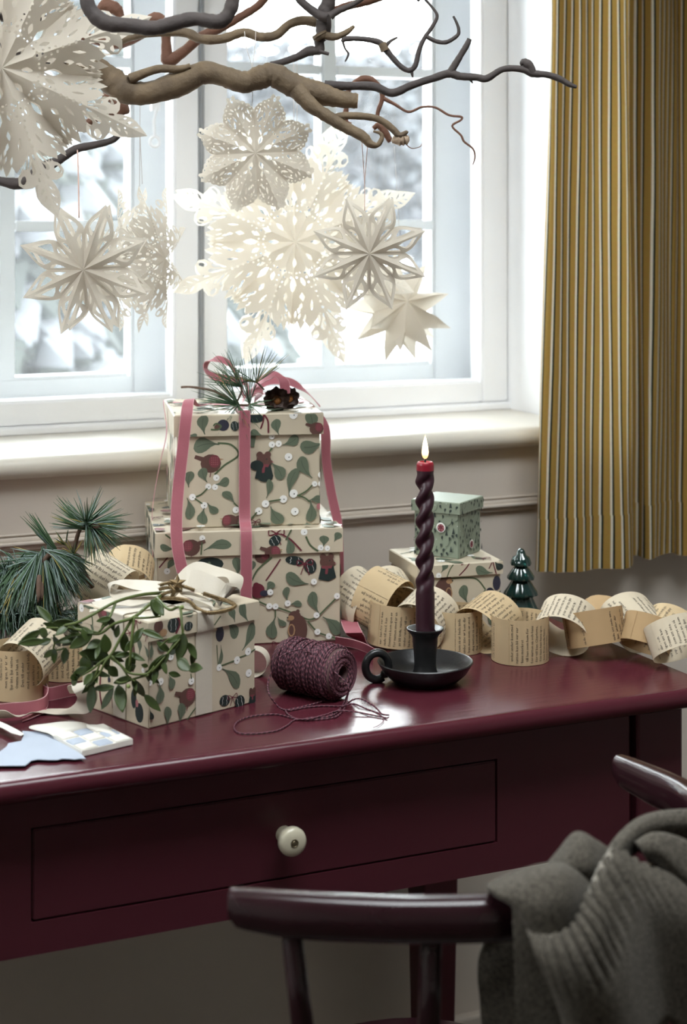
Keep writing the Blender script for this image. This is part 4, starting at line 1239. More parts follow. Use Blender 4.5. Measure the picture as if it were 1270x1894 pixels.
for lay, (ncross, per, r0) in enumerate(((1, 46, .0262), (4, 11, .0274), (6, 7, .0284))):
    pts = []
    turns = ncross * per
    for i in range(turns * 22):
        ph = i / 22
        u_ = (ph / per) % 2
        u_ = u_ if u_ < 1 else 2 - u_
        a = .003 + (LS - .006) * u_ + rs.uniform(-.0004, .0004)
        r = r0 - .004 * max(0, abs(u_ - .5) * 2 - .82) / .18 + .0006 * math.sin(ph * 1.7)
        pts.append(eb + axs * a + (e1 * math.cos(ph * 2 * math.pi) + e2 * math.sin(ph * 2 * math.pi)) * r)
    twine_tube(mb, uvs, pts, TW * 1.15, 5)
for end, sg in ((ea, -1), (eb, 1)):
    pts = []
    for i in range(12 * 24):
        ph = i / 24
        r = .0095 + .0012 * ph
        pts.append(end + axs * sg * (.0012 - .0006 * math.sin(ph * 5)) + (e1 * math.cos(ph * 2 * math.pi) + e2 * math.sin(ph * 2 * math.pi)) * r)
    twine_tube(mb, uvs, pts, TW, 5)
mb.build('wound_twine', m_tw, spool, smooth='all', uv=uvs)
tz = lambda cx, cy, h=.7512: PH(480 + cx * .1969, 1170 + cy * .1969, h)
zs = ((ea + eb) / 2).dot(FWD)
mb, uvs = MB(), []
def tw_line(P, per=7, r=TW):
    twine_tube(mb, uvs, V3(curve(P, per)), r, 6)
fr_sp = lambda cx, cy, dz: PZ(480 + cx * .1969, 1170 + cy * .1969, zs + dz)
tw_line([fr_sp(170, 240, -.022), fr_sp(300, 175, -.018), fr_sp(440, 165, -.020), fr_sp(600, 285, -.032), fr_sp(720, 385, -.040), fr_sp(815, 475, -.045), fr_sp(835, 540, -.047), tz(800, 640), tz(735, 745), tz(640, 790), tz(500, 800)])
tw_line([fr_sp(150, 270, -.020), fr_sp(100, 400, -.022), fr_sp(75, 490, -.03), fr_sp(95, 590, -.05), tz(170, 690), tz(240, 725), tz(340, 710), tz(470, 680), tz(610, 640)])
tw_line([tz(240, 725), tz(270, 770), tz(370, 815), tz(480, 800), tz(620, 795), tz(720, 740), tz(840, 650), tz(940, 622, .756), tz(1060, 680, .754), tz(1150, 770)])
tw_line([tz(1215, 775), tz(1140, 765, .753), tz(1000, 715, .754), tz(880, 670, .754), tz(780, 690, .753), tz(690, 690), tz(560, 690), tz(420, 705), tz(270, 735)])
tw_line([tz(1200, 805), tz(1080, 780), tz(900, 745, .753), tz(740, 735, .753), tz(620, 770, .753), tz(470, 810, .753), tz(330, 820), tz(260, 870), tz(160, 920), tz(40, 940), tz(-90, 950), tz(-200, 940), tz(-240, 890), tz(-200, 830), tz(-90, 790), tz(60, 770), tz(180, 770), tz(300, 800), tz(400, 820), tz(560, 815), tz(680, 800), tz(760, 760)])
tw_line([tz(1150, 790), tz(1165, 825), tz(1120, 870), tz(1060, 895)], r=.0004)
tw_line([tz(700, 800), tz(745, 770), tz(800, 700), tz(835, 560, .758)])
mb.build('loose_twine', m_tw, spool, smooth='all', uv=uvs)

# ================================================================ paper chain of old book pages
m_page = mat('aged_book_paper', (.70, .545, .335), .8, .05, 14, .05, 200, spec=.2, transl=.30)
m_page_w = mat('paler_book_paper', (.76, .67, .52), .8, .05, 14, .05, 200, spec=.2, transl=.30)
m_page_b = mat('browned_book_paper', (.52, .355, .19), .8, .06, 14, .05, 200, spec=.2, transl=.25)
m_type = mat('black_book_type', (.05, .04, .035), .8, .1, 200)
GL = {}
def glyphs(chars):
    dg = None
    obs = []
    for ch in chars:
        cu = bpy.data.curves.new('g', 'FONT'); cu.body = ch; cu.resolution_u = 1; cu.size = 1
        o = bpy.data.objects.new('g', cu); COL.objects.link(o); obs.append((ch, o, cu))
    dg = bpy.context.evaluated_depsgraph_get(); dg.update()
    for ch, o, cu in obs:
        me = bpy.data.meshes.new_from_object(o.evaluated_get(dg))
        v = np.array([tuple(x.co)[:2] for x in me.vertices]) if len(me.vertices) else np.zeros((0, 2))
        GL[ch] = (v, [tuple(p.vertices) for p in me.polygons], (v[:, 0].max() if len(v) else .25) + .05)
        bpy.data.meshes.remove(me)
    for ch, o, cu in obs:
        bpy.data.objects.remove(o); bpy.data.curves.remove(cu)
WORDS = 'Den var inte så det är Charlotte och hans ända med för att hade kan bli av Omma sade till vid fönstret men han som en dag kom hem igen ur mörkret stod där ljus under natten'.split()
glyphs(sorted(set(''.join(WORDS)) | {'.', ',', '-'}))
def text_lines(rng, length, width, size, margin=(.1, .1), skip=()):
    """returns verts (s, t) and faces: lines of type running across the strip, stacked along it"""
    V, F = [], []
    s = size * 1.3
    while s < length - size:
        if not any(a <= s / length <= b for a, b in skip):
            t = -width / 2 + width * margin[0] * rng.uniform(.6, 1.2)
            t1 = width / 2 - width * margin[1] * (1 if rng.random() < .8 else 3.5)
            while True:
                w = rng.choice(WORDS)
                if rng.random() < .12: w += rng.choice('.,')
                wl = sum(GL[c][2] for c in w) * size
                if t + wl > t1: break
                for c in w:
                    v, f, adv = GL[c]
                    o = len(V)
                    for x, y in v: V.append((s - y * size, t + x * size))
                    F.extend(tuple(i + o for i in q) for q in f)
                    t += adv * size
                t += size * .28
        s += size * 1.28
    return V, F
lk_rng = random.Random(77)
def chain_link(parent, c, e1, e2, e3, a, b, width, mt=None, size=.0046, margin=(.08, .08), skip=(), start=0.0, skip_in=(), squash=0.0, text=True):
    """one glued ring of paper: oval a x b in the plane e1,e2, strip width along e3"""
    e1, e2, e3 = Vector(e1).normalized(), Vector(e2).normalized(), Vector(e3).normalized()
    N = 44
    Lc = math.pi * (3 * (a + b) - math.sqrt((3 * a + b) * (a + 3 * b)))
    def at(an, t, off):
        k = 1 + squash * math.cos(2 * an)
        p = c + e1 * (a * k) * math.cos(an) + e2 * b * math.sin(an) + e3 * t
        n = (e1 * math.cos(an) / a + e2 * math.sin(an) / b).normalized()
        return p + n * off
    rows = []
    for i in range(N + 1):
        an = start + 2 * math.pi * i / N * 1.06
        ov = .0005 if i > N - 4 else 0
        rows.append([at(an, -width / 2, ov - .00012), at(an, width / 2, ov - .00012), at(an, width / 2, ov + .00012), at(an, -width / 2, ov + .00012)])
    low_ = min(p.z for r in rows for p in r)          # rest on the desk, never in it
    if low_ < .7504:
        c = c + UP * (.7504 - low_)
        rows = [[p + UP * (.7504 - low_) for p in r] for r in rows]
    mb = MB(); mb.grid(rows, 0, closed=True)
    o = mb.build('paper_link', mt or m_page, parent, smooth=30)
    if text:
        for side, off in ((1, .00042), (-1, -.00042)):
            V, F = text_lines(lk_rng, Lc, width, size, margin, skip if side > 0 else skip_in)
            if not F: continue
            if side < 0: V = [(s, -t) for s, t in V]
            m2 = MB(); m2.add([at(start + s / Lc * 2 * math.pi, t, off) for s, t in V], F)
            m2.build('printed_text', m_type, o, kind='stuff')
    return o
def dirs(yaw, roll=0.0, pitch=0.0):
    """frame seen from the camera: e1 right turned by yaw, e2 away, e3 up; roll about away, pitch about right"""
    M = Matrix.Rotation(-YAW + yaw, 3, 'Z') @ Matrix.Rotation(roll, 3, 'Y') @ Matrix.Rotation(pitch, 3, 'X')
    return M @ Vector((1, 0, 0)), M @ Vector((0, 1, 0)), M @ Vector((0, 0, 1))
def standing(parent, px, yb, r, w, yaw=0, roll=0.0, pitch=0.0, lift=0.0, b=None, **k):
    """ring on its edge: front foot at pixel px, yb on the desk"""
    p = PH(px, yb) + Vector((FWD.x, FWD.y, 0)) * (b or r)
    x, y, z = dirs(yaw, roll, pitch)
    return chain_link(parent, p + UP * (w / 2 + lift + .0006), x, y, z, r, b or r, w, **k)
def arch(parent, px, py, z, a, b, w, yaw=0, roll=0.0, pitch=0.0, **k):
    """ring lying across: its hole faces the camera; centre at pixel and depth"""
    x, y, zz = dirs(yaw, roll, pitch)
    return chain_link(parent, PZ(px, py, z), x, zz, y, a, b, w, **k)
ch = thing('paper_chain', 'right-hand paper chain of printed book pages curling behind the candle to the desk corner', 'paper chain', PH(960, 1230))
arch(ch, 668, 1112, 2.13, .028, .036, .050, yaw=R(40), roll=R(14), pitch=R(14), mt=m_page_w, start=R(200))
arch(ch, 707, 1112, 2.10, .024, .036, .052, yaw=R(52), roll=R(24), pitch=R(14), start=R(150))
arch(ch, 722, 1104, 2.115, .030, .030, .046, yaw=R(16), roll=R(-12), pitch=R(24), mt=m_page_w, start=R(120), skip=((.1, .3),))
standing(ch, 736, 1206, .0345, .050, yaw=R(8), roll=R(4), start=R(200), skip=((.52, .68),))
arch(ch, 788, 1146, 2.06, .0345, .031, .044, yaw=R(-34), roll=R(4), pitch=R(20), mt=m_page_w, start=R(250))
standing(ch, 848, 1214, .030, .050, yaw=R(0), start=R(240), skip=((.70, .95),))
arch(ch, 903, 1152, 2.05, .0345, .029, .046, yaw=R(-42), roll=R(3), pitch=R(18), mt=m_page, start=R(235))
standing(ch, 967, 1233, .0335, .052, yaw=R(0), start=R(220), skip=())
arch(ch, 1046, 1165, 2.035, .0345, .0275, .045, yaw=R(-20), roll=R(8), pitch=R(24), mt=m_page_w, start=R(255), skip_in=((.0, .4), (.6, 1)))
standing(ch, 1108, 1226, .036, .040, yaw=R(0), roll=R(-9), lift=.012, pitch=R(-14), mt=m_page_b, start=R(215), skip=((.1, .22),))
arch(ch, 1108, 1140, 2.12, .031, .019, .036, yaw=R(-34), roll=R(-6), pitch=R(20), mt=m_page_b, start=R(100), text=False)
arch(ch, 1174, 1160, 2.05, .036, .0255, .050, yaw=R(30), roll=R(8), pitch=R(26), mt=m_page_w, start=R(255), skip=((.60, .66),))
standing(ch, 1205, 1232, .030, .034, yaw=R(0), roll=R(20), lift=.012, pitch=R(-22), mt=m_page_b, start=R(200), skip=((.0, .45),))
arch(ch, 1240, 1180, 2.04, .034, .021, .042, yaw=R(-24), roll=R(22), pitch=R(14), mt=m_page, start=R(240))
standing(ch, 1258, 1247, .032, .036, yaw=R(0), roll=R(-16), lift=.006, pitch=R(-30), mt=m_page_w, start=R(200))
lc = thing('paper_chain', 'left-hand paper chain of printed book pages under the mistletoe at the desk edge', 'paper chain', PH(60, 1290))
standing(lc, 24, 1300, .032, .054, yaw=R(6), roll=R(0), start=R(200), margin=(.38, .02), skip=())
arch(lc, 62, 1206, 1.86, .030, .028, .046, yaw=R(-34), roll=R(-8), pitch=R(24), mt=m_page_w, start=R(260))
standing(lc, 116, 1263, .032, .050, yaw=R(4), start=R(215))
arch(lc, 150, 1186, 1.97, .032, .025, .046, yaw=R(-34), roll=R(0), pitch=R(24), mt=m_page_w, start=R(260))
l3 = thing('paper_chain', 'short paper chain end of tilted book page rings behind the front box', 'paper chain', PZ(215, 1090, 2.0))
arch(l3, 196, 1080, 1.98, .018, .030, .058, yaw=R(62), roll=R(22), pitch=R(20), mt=m_page_w, start=R(200))
arch(l3, 238, 1062, 2.03, .029, .026, .044, yaw=R(8), roll=R(14), pitch=R(26), mt=m_page, start=R(120), skip=((.1, .2),))
standing(l3, 218, 1158, .030, .060, yaw=R(0), start=R(220))

# ================================================================ ribbons
m_pink = mat('dusty_pink_ribbon', (.45, .14, .175), .6, .05, 60, .12, 500, transl=.18)
m_pink_e = mat('pale_ribbon_stitching', (.70, .40, .42), .7, .1, 300)
m_crm = mat('off_white_ribbon', (.72, .66, .56), .5, .04, 50, .1, 400, transl=.22)
m_gold = mat('gold_tinsel_cord', (.26, .18, .09), .35, .3, 300, .5, 700, metal=.7)
def ribbon(parent, P, W, width, m=None, name='ribbon', stitched=True, per=6, thick=.0005):
    """P: points (Vectors), W: across direction per point (Vectors)"""
    c = curve([(*p, *w) for p, w in zip(P, W)], per)
    pts = [Vector(x[:3]) for x in c]
    wd = [Vector(x[3:6]) for x in c]
    mb = MB(); strip(mb, pts, wd, width, thick)
    mb.v = [(x, y, max(z, .7503)) for x, y, z in mb.v]
    o = mb.build(name, m or m_pink, parent, smooth=50)
    if stitched:
        m2 = MB()
        for s in (-1, 1):
            L = [p + w.normalized() * s * (width / 2 - .0001) for p, w in zip(pts, wd)]
            d, acc = [], 0
            for i in range(len(L) - 1):
                seg = (L[i + 1] - L[i]); k = max(1, int(seg.length / .0011))
                for j in range(k):
                    a = L[i] + seg * (j / k); b = L[i] + seg * ((j + .6) / k)
                    t = seg.normalized() * .0; n = wd[i].normalized().cross(seg.normalized()) * .00042
                    q = wd[i].normalized() * s * .0004
                    m2.add([a - n - q, b - n - q, b + n - q, a + n - q, a - n + q, b - n + q, b + n + q, a + n + q], [(0, 1, 2, 3), (7, 6, 5, 4), (0, 4, 5, 1), (2, 6, 7, 3), (1, 5, 6, 2), (3, 7, 4, 0)])
        m2.build('edge_stitching', m_pink_e, o, kind='stuff')
    return o
uB = Vector((math.cos(A1), math.sin(A1), 0)); wB = Vector((-math.sin(A1), math.cos(A1), 0)); nB = -wB
tf = top[4]                       # front-left corner of the top box lid on plan
lf = low[4]
pr = thing('ribbon', 'long dusty pink ribbon tied round the two stacked boxes, ends trailing to the desk', 'ribbon', tf + uB * W1 / 2 + UP * (TOP_H - LOW_TOP))
kx = PPL(452, 770, tf, nB); kx = (kx - tf).dot(uB)          # band position along the front
E_ = .0011
ttop = tf.z + (TOP_H - LOW_TOP)
def on_top(x, y, dz=E_): return tf + uB * x + wB * y + UP * (TOP_H - LOW_TOP + dz)
# middle band: over the lid, down the front of both boxes
x0 = kx
P = [on_top(x0, W1 * .55), on_top(x0, .02), on_top(x0, .002), on_top(x0, -.0012, -.003), tf + uB * x0 - wB * .0015 + UP * .06, tf + uB * x0 - wB * .003 + UP * .012]
lfh = LOW_TOP - .75
P += [lf + uB * ((tf + uB * x0 - lf).dot(uB)) - wB * .0012 + UP * (lfh - .006), lf + uB * ((tf + uB * x0 - lf).dot(uB)) - wB * .0014 + UP * .06, lf + uB * ((tf + uB * x0 - lf).dot(uB)) - wB * .0014 + UP * .004]
ribbon(pr, P, [uB] * len(P), .0137)
# left band, hanging loose from the lid corner
ztf = tf.dot(FWD)
def bz(px, py, d): return PZ(px, py, ztf + d)
P = [on_top(.055, .10, .003), on_top(.035, .06, .004), bz(356, 740, .03), bz(349, 741, .006), bz(345, 765, -.012), bz(338, 830, -.016), bz(330, 900, -.020), bz(326, 960, -.028), bz(328, 1010, -.034), bz(338, 1060, -.036)]
ribbon(pr, P, [wB + uB * .4, wB + uB * .4, wB * .8 + uB * .5, uB * 1 + wB * .4, uB, uB, uB, uB, uB, uB], .0138)
# far left thin line: the band seen edge-on
P = [on_top(-.002, .16), on_top(-.004, .13, -.002), bz(308, 800, .10), bz(295, 860, .09), bz(283, 930, .08), bz(281, 980, .06), bz(284, 1060, .05)]
ribbon(pr, P, [wB] * 3 + [wB * .8 + FWD * .6] * 4, .011)
P = [on_top(.008, .13), on_top(.06, .10), on_top(.10, .09), on_top(.15, .10), on_top(.176, .115)]
ribbon(pr, P, [wB] * 5, .0125)
# right band
zr = (tf + uB * W1).dot(FWD)
def rz(px, py, d): return PZ(px, py, zr + d)
P = [on_top(W1 * .55, .09, .012), on_top(W1 * .72, .085, .016), on_top(W1 * .88, .08, .010), on_top(W1 - .002, .07, .001), rz(600, 790, .05), rz(603, 850, .045), rz(611, 905, .04), rz(622, 955, .035), rz(629, 985, .03), rz(631, 1030, .035), rz(631, 1090, .04), rz(631, 1150, .04)]
ribbon(pr, P, [wB] * 4 + [(uB * .8 + wB * .5)] * 4 + [(uB * .5 + wB * .8)] * 4, .0145)
# trailing end on the desk, right of the boxes
P = [PZ(634, 1090, 2.20), PZ(640, 1130, 2.17), PH(652, 1166, .775), PH(668, 1186, .756), PH(690, 1200, .752), PH(712, 1212, .7515)]
ribbon(pr, P, [RGT * 1 + FWD * .2] * 3 + [RGT * .7 - FWD * .8, RGT * .3 - FWD * 1, RGT * .1 - FWD], .020)
P = [PH(632, 1180, .752), PH(655, 1190, .752), PH(680, 1200, .752), PH(705, 1210, .752)]
ribbon(pr, [PH(620, 1185, .766), PH(650, 1190, .764), PH(672, 1197, .762), PH(690, 1206, .757)], [UP * .8 - FWD * .4] * 4, .012)
# bow loops
zk = on_top(kx, W1 * .42).dot(FWD)
def kz(px, py, d=0.0): return PZ(px, py, zk + d)
P = [kz(452, 738), kz(440, 700), kz(425, 674), kz(404, 664, .005), kz(385, 668, .01), kz(380, 682, .01), kz(392, 695, .005), kz(420, 702), kz(452, 706, -.005), kz(462, 730)]
ribbon(pr, P, [FWD + UP * .1, FWD + RGT * .3, FWD * .9 + UP * .5, FWD + UP * .6, FWD + RGT * .5, FWD + RGT * .3, FWD * .8 + UP * .6, FWD * .7 + UP * .7, FWD * .8 + UP * .5, FWD], .013)
P = [kz(455, 735), kz(478, 708, -.008), kz(500, 694, -.015), kz(515, 696, -.02), kz(525, 706, -.024), kz(527, 728, -.026)]
ribbon(pr, P, [FWD, FWD * .8 + UP * .5, FWD * .7 + UP * .7, FWD * .5 + RGT * .7, RGT * .9 + FWD * .3, RGT + FWD * .3], .013)
P = [kz(460, 735, .01), kz(490, 708, .012), kz(520, 704, .012), kz(545, 710, .012), kz(570, 728, .012), kz(592, 752, .01)]
ribbon(pr, P, [FWD * .7 + UP * .7] * 4 + [FWD, FWD], .012)
P = [kz(448, 742, -.01), kz(458, 728, -.012), kz(472, 722, -.012), kz(486, 724, -.01), kz(470, 740, -.006)]
ribbon(pr, P, [FWD + UP * .4] * 5, .013, name='knot')

# off-white ribbon of the front box: part of that box
ft, fbody, flid, _, fcn, fu, fw = frb
FHH = FH - .75
def ftop(x, y, dz=.0009): return fcn + fu * x + fw * y + UP * (FHH + dz)
bx = (PPL(379, 1140, fcn, -fw) - fcn).dot(fu)
ov = .0045
P = [ftop(bx, FD * .6), ftop(bx, .02), ftop(bx, .001), fcn + fu * bx - fw * .001 + UP * (FHH - .004), fcn + fu * bx - fw * .0008 + UP * (FHH - .019), fcn + fu * bx + fw * .0018 + UP * (FHH - .03), fcn + fu * bx + fw * .0020 + UP * .03, fcn + fu * bx + fw * .0018 + UP * .002]
ribbon(ft, P, [fu] * 8, .0215, m_crm, 'ribbon_band', False)
by = FD * .42
P = [ftop(FW * .6, by), ftop(.02, by), ftop(.001, by), fcn + fw * by - fu * .001 + UP * (FHH - .004), fcn + fw * by - fu * .0008 + UP * (FHH - .019), fcn + fw * by + fu * .0018 + UP * (FHH - .03), fcn + fw * by + fu * .0018 + UP * .002]
ribbon(ft, P, [fw] * 7, .0215, m_crm, 'ribbon_band', False)
zq = ftop(bx * .8, by).dot(FWD)
def q7(cx, cy, d=0.0): return PZ(150 + cx * .2913, 1030 + cy * .2913, zq + d)
P = [q7(610, 215), q7(520, 195), q7(430, 185, .005), q7(330, 175, .01), q7(230, 160, .01), q7(178, 185, .01), q7(200, 230, .008), q7(300, 235, .0), q7(430, 215, -.005), q7(560, 225, -.01)]
ribbon(ft, P, [FWD + UP * .3, FWD + UP * .4, FWD + UP * .4, FWD + UP * .3, FWD + RGT * .1, FWD - RGT * .3, FWD + UP * .2, FWD + UP * .3, FWD + UP * .4, FWD + UP * .3], .020, m_crm, 'bow_loop', False)
P = [q7(590, 200), q7(660, 130), q7(740, 92, .008), q7(850, 95, .012), q7(950, 115, .012), q7(985, 150, .006), q7(960, 200, -.005), q7(915, 250, -.012), q7(840, 190, -.008), q7(720, 150, -.004), q7(640, 180), q7(600, 215)]
ribbon(ft, P, [FWD * .7 + UP * .7, FWD * .6 + UP * .8, FWD * .7 + UP * .7, FWD + UP * .3, FWD + RGT * .4, FWD + RGT * .7, FWD * .6 + RGT * .5 - UP * .5, UP * .8 + RGT * .4, UP * .8 + FWD * .5, UP * .8 + FWD * .5, FWD + UP * .4, FWD], .024, m_crm, 'bow_loop', False)
P = [q7(560, 225), q7(440, 255, -.006), q7(330, 280, -.012), q7(240, 275, -.010), q7(150, 300, -.01), q7(60, 320, 0)]
ribbon(ft, P, [FWD * .9 + UP * .3] * 6, .020, m_crm, 'ribbon_tail', False)
P = [q7(620, 215), q7(700, 245, -.008), q7(770, 270, -.012), q7(830, 300, -.02)]
ribbon(ft, P, [FWD * .9 + UP * .2 - RGT * .3] * 4, .020, m_crm, 'ribbon_tail', False)

# loose off-white ribbon on the desk at left, and the loop right of the front box
wr = thing('ribbon', 'loose off-white satin ribbon waving across the desk left of the front box', 'ribbon', PH(80, 1310))
c0 = lambda cx, cy, h=.752: PH(cx * .2047, 1270 + cy * .2047, h)
P = [c0(-250, 260), c0(-80, 255, .758), c0(60, 250, .760), c0(180, 265, .757), c0(300, 235, .755), c0(400, 220, .7525), c0(520, 225, .752), c0(640, 220, .754), c0(740, 190, .760), c0(790, 100, .775), c0(760, 20, .79), c0(720, -30, .792), c0(700, 10, .785), c0(720, 60, .772)]
ribbon(wr, P, [UP * .6 - FWD * .8] * 3 + [UP * .2 - FWD, UP * .3 - FWD * .9, UP * .1 - FWD, -FWD, -FWD + RGT * .4, -FWD * .6 + RGT * .7 - UP * .3, RGT + UP * .1, RGT * .9 + UP * .4, RGT * .6 + FWD * .6, RGT, RGT], .021, m_crm, 'ribbon', False)
P = [c0(-200, 300, .752), c0(-60, 330), c0(40, 350), c0(120, 385), c0(200, 425), c0(260, 460)]
ribbon(wr, P, [-FWD + RGT * .6] * 6, .017, m_crm, 'ribbon', False)
wl = thing('ribbon', 'curled end of off-white ribbon between the front box and the twine spool', 'ribbon', PH(485, 1258))
P = []
lo = PH(470, 1250) + UP * .0145
for a in np.linspace(R(-100), R(200), 14):
    P.append(lo + RGT * (.016 * math.cos(a)) + UP * (.0155 * math.sin(a) + .0015))
P = [lo - RGT * .04 - UP * .0135] + P
ribbon(wl, P, [FWD + RGT * .15] * 15, .019, m_crm, 'ribbon', False, per=4)
pl = thing('ribbon', 'loose dusty pink ribbon curling on the desk beside the left paper chain', 'ribbon', PH(90, 1290))
c3 = lambda cx, cy, h: PH(cx * .1417, 1130 + cy * .1417, h)
P = [c3(1010, 1020, .757), c3(900, 1035, .757), c3(780, 1060, .757), c3(640, 1085, .757), c3(560, 1050, .757), c3(480, 1020, .757)]
ribbon(pl, P, [UP] * 6, .0138)
P = [c3(600, 1020, .757), c3(628, 1100, .757), c3(600, 1190, .757), c3(500, 1245, .757), c3(330, 1275, .757), c3(120, 1290, .757), c3(-150, 1320, .757)]
ribbon(pl, P, [UP] * 7, .0138)
P = [c0(200, 300, .7512), c0(280, 270, .7515), c0(350, 240, .752), c0(420, 215, .752)]
ribbon(pl, P, [-FWD + RGT * .2] * 4, .013)

# gold tinsel cord with a star
gd = thing('tinsel_cord', 'gold tinsel cord with a small gold star wound round the off-white bow', 'ornament', q7(600, 200, -.02))
rg_ = random.Random(9)
def tinsel(P, r=.0018, per=8):
    pts = V3(curve(P, per))
    mb = MB()
    mb.tube(pts, r, 6)
    for i in range(len(pts) - 1):
        for _ in range(9):
            p = pts[i].lerp(pts[i + 1], rg_.random())
            d = Vector((rg_.gauss(0, 1), rg_.gauss(0, 1), rg_.gauss(0, 1))).normalized() * .0038
            s = d.orthogonal().normalized() * .0005
            mb.add([p - s, p + s, p + d], [(0, 1, 2)])
    return mb.build('tinsel', m_gold, gd, smooth=40)
D_ = -.024
tinsel([q7(500, 180, D_), q7(560, 165, D_), q7(640, 185, D_), q7(720, 212, D_)])
tinsel([q7(495, 205, D_), q7(560, 195, D_ - .002), q7(620, 205, D_)])
tinsel([q7(500, 245, D_), q7(560, 222, D_ - .002), q7(640, 215, D_)])
tinsel([q7(495, 265, D_), q7(580, 262, D_ - .002), q7(680, 280, D_ - .004), q7(730, 325, D_ - .006), q7(800, 355, D_ - .008), q7(900, 345, D_ - .006), q7(975, 315, D_), q7(940, 285, D_ + .006), q7(860, 260, D_ + .008), q7(775, 232, D_ + .006)], .0021)
tinsel([q7(560, 175, D_), q7(590, 215, D_ - .003), q7(575, 250, D_)])
mb = MB()
sc = q7(612, 165, D_ - .003)
pts = [sc + RGT * (math.cos(a) * r) + UP * (math.sin(a) * r) for a, r in ((R(90 + 36 * k), .0095 if k % 2 == 0 else .0042) for k in range(10))]
mb.add(pts + [sc - FWD * .0022, sc + FWD * .0022], [(i, (i + 1) % 10, 10) for i in range(10)] + [((i + 1) % 10, i, 11) for i in range(10)])
mb.build('gold_star', m_gold, gd)

# ================================================================ pine
m_ndl = mat('pine_needle_green', (.095, .165, .080), .45, .3, 60, spec=.4, col2=(.035, .075, .045))
m_ndl_f = mat('frosted_needle_green', (.32, .40, .37), .45, .3, 50, col2=(.06, .12, .10))
m_ndl_y = mat('yellowed_needle', (.38, .30, .08), .5, .2, 60)
m_twg = mat('pine_twig_bark', (.15, .085, .055), .8, .25, 120, .5, 300, col2=(.07, .045, .035))
m_bud = mat('rusty_pine_bud', (.28, .11, .05), .7, .25, 150, .4, 300)
def needle(mb, a, d, L, r, bend, mi=0, nseg=3):
    d = d.normalized()
    up = d.orthogonal().normalized()
    pts = []
    for k in range(nseg + 1):
        t = k / nseg
        pts.append(a + d * L * t + bend * (t * t))
    mb.tube(pts, [r * .8, r, r * .9, r * .25][:nseg + 1], 3, mi, cap=False)
def tuft(parent, rngn, base, axis, n, L, spread, r=.00075, droop=.006, frost=.3, along=.0, yellow=.03, name='needle_tuft', lim=None):
    """a brush of needles round one shoot"""
    mb = MB()
    axis = axis.normalized()
    o1 = axis.orthogonal().normalized(); o2 = axis.cross(o1)
    for i in range(n):
        a = rngn.uniform(0, 2 * math.pi)
        s = spread * math.sqrt(rngn.uniform(.05, 1))
        d = axis * math.cos(s) + (o1 * math.cos(a) + o2 * math.sin(a)) * math.sin(s)
        if lim and not lim(d): continue
        b = base - axis * along * rngn.random()
        k = rngn.random()
        mi = 1 if k < frost else (2 if k < frost + yellow else 0)
        needle(mb, b, d, L * rngn.uniform(.75, 1.08), r, Vector((0, 0, -droop * rngn.uniform(.3, 1.4))), mi)
    o = mb.build(name, [m_ndl, m_ndl_f, m_ndl_y], parent, smooth='all')
    o['kind'] = 'stuff'
    return o
rp_ = random.Random(21)
zP = 1.93
p6 = lambda cx, cy, d=0.0: PZ(cx * .189, 920 + cy * .189, zP + d)
pb = thing('pine_branch', 'frosted pine branch with long green needles at the left edge behind the paper chain', 'pine branch', PH(60, 1215))
def twig(P, r0, r1, parent=None, nm='twig'):
    pts = V3(curve(P, 6)); n = len(pts)
    MB().tube(pts, [r0 + (r1 - r0) * i / (n - 1) + rp_.uniform(-.0002, .0002) for i in range(n)], 8).build(nm, m_twg, parent or pb, smooth='all')
twig([p6(900, 870, .03), p6(850, 800, .02), p6(800, 690, .01), p6(770, 600), p6(720, 555), p6(650, 555), p6(560, 530), p6(500, 545), p6(430, 620), p6(400, 700)], .0035, .0028)
twig([p6(715, 560), p6(735, 470), p6(760, 370, -.005), p6(790, 300, -.008), p6(840, 240, -.01), p6(900, 265, -.012)], .0026, .0022)
twig([p6(830, 1080, .05), p6(700, 1110, .04), p6(500, 1170, .03), p6(300, 1210, .02), p6(100, 1240, .01), p6(-100, 1280, 0)], .0034, .0028)
twig([p6(400, 620), p6(300, 640, .01), p6(200, 700, .015), p6(80, 740, .02), p6(-80, 760, .03)], .0028, .0022)
twig([p6(100, 750, .02), p6(40, 850, .01), p6(-20, 980, .0), p6(-80, 1100, .0)], .0026, .002)
# terminal shoots
VR = lambda x, y, z=0.0: (RGT * x + UP * y + FWD * z)
tuft(pb, rp_, p6(850, 235, -.01), VR(.15, .9, -.2), 50, .043, 1.25, droop=.001, frost=.25, along=.008)
tuft(pb, rp_, p6(880, 255, -.012), VR(1, .25, -.2), 50, .050, .62, droop=.003, frost=.25, along=.012)
tuft(pb, rp_, p6(890, 280, -.012), VR(.55, -.75, -.3), 80, .044, .7, droop=.004, frost=.35, along=.012)
tuft(pb, rp_, p6(800, 290, -.008), VR(-.8, .5, -.2), 28, .044, .5, droop=.001, frost=.15, yellow=.2, along=.01)
tuft(pb, rp_, p6(530, 500), VR(-.62, .85, -.1), 30, .052, .16, droop=.001, frost=.05, along=.014)
tuft(pb, rp_, p6(720, 560, -.006), VR(-.1, .8, -.5), 12, .022, .8, droop=.001, frost=.1, yellow=.45)
tuft(pb, rp_, p6(640, 470, -.002), VR(-.3, .7, -.3), 8, .020, .8, droop=.001, frost=.1, yellow=.5)
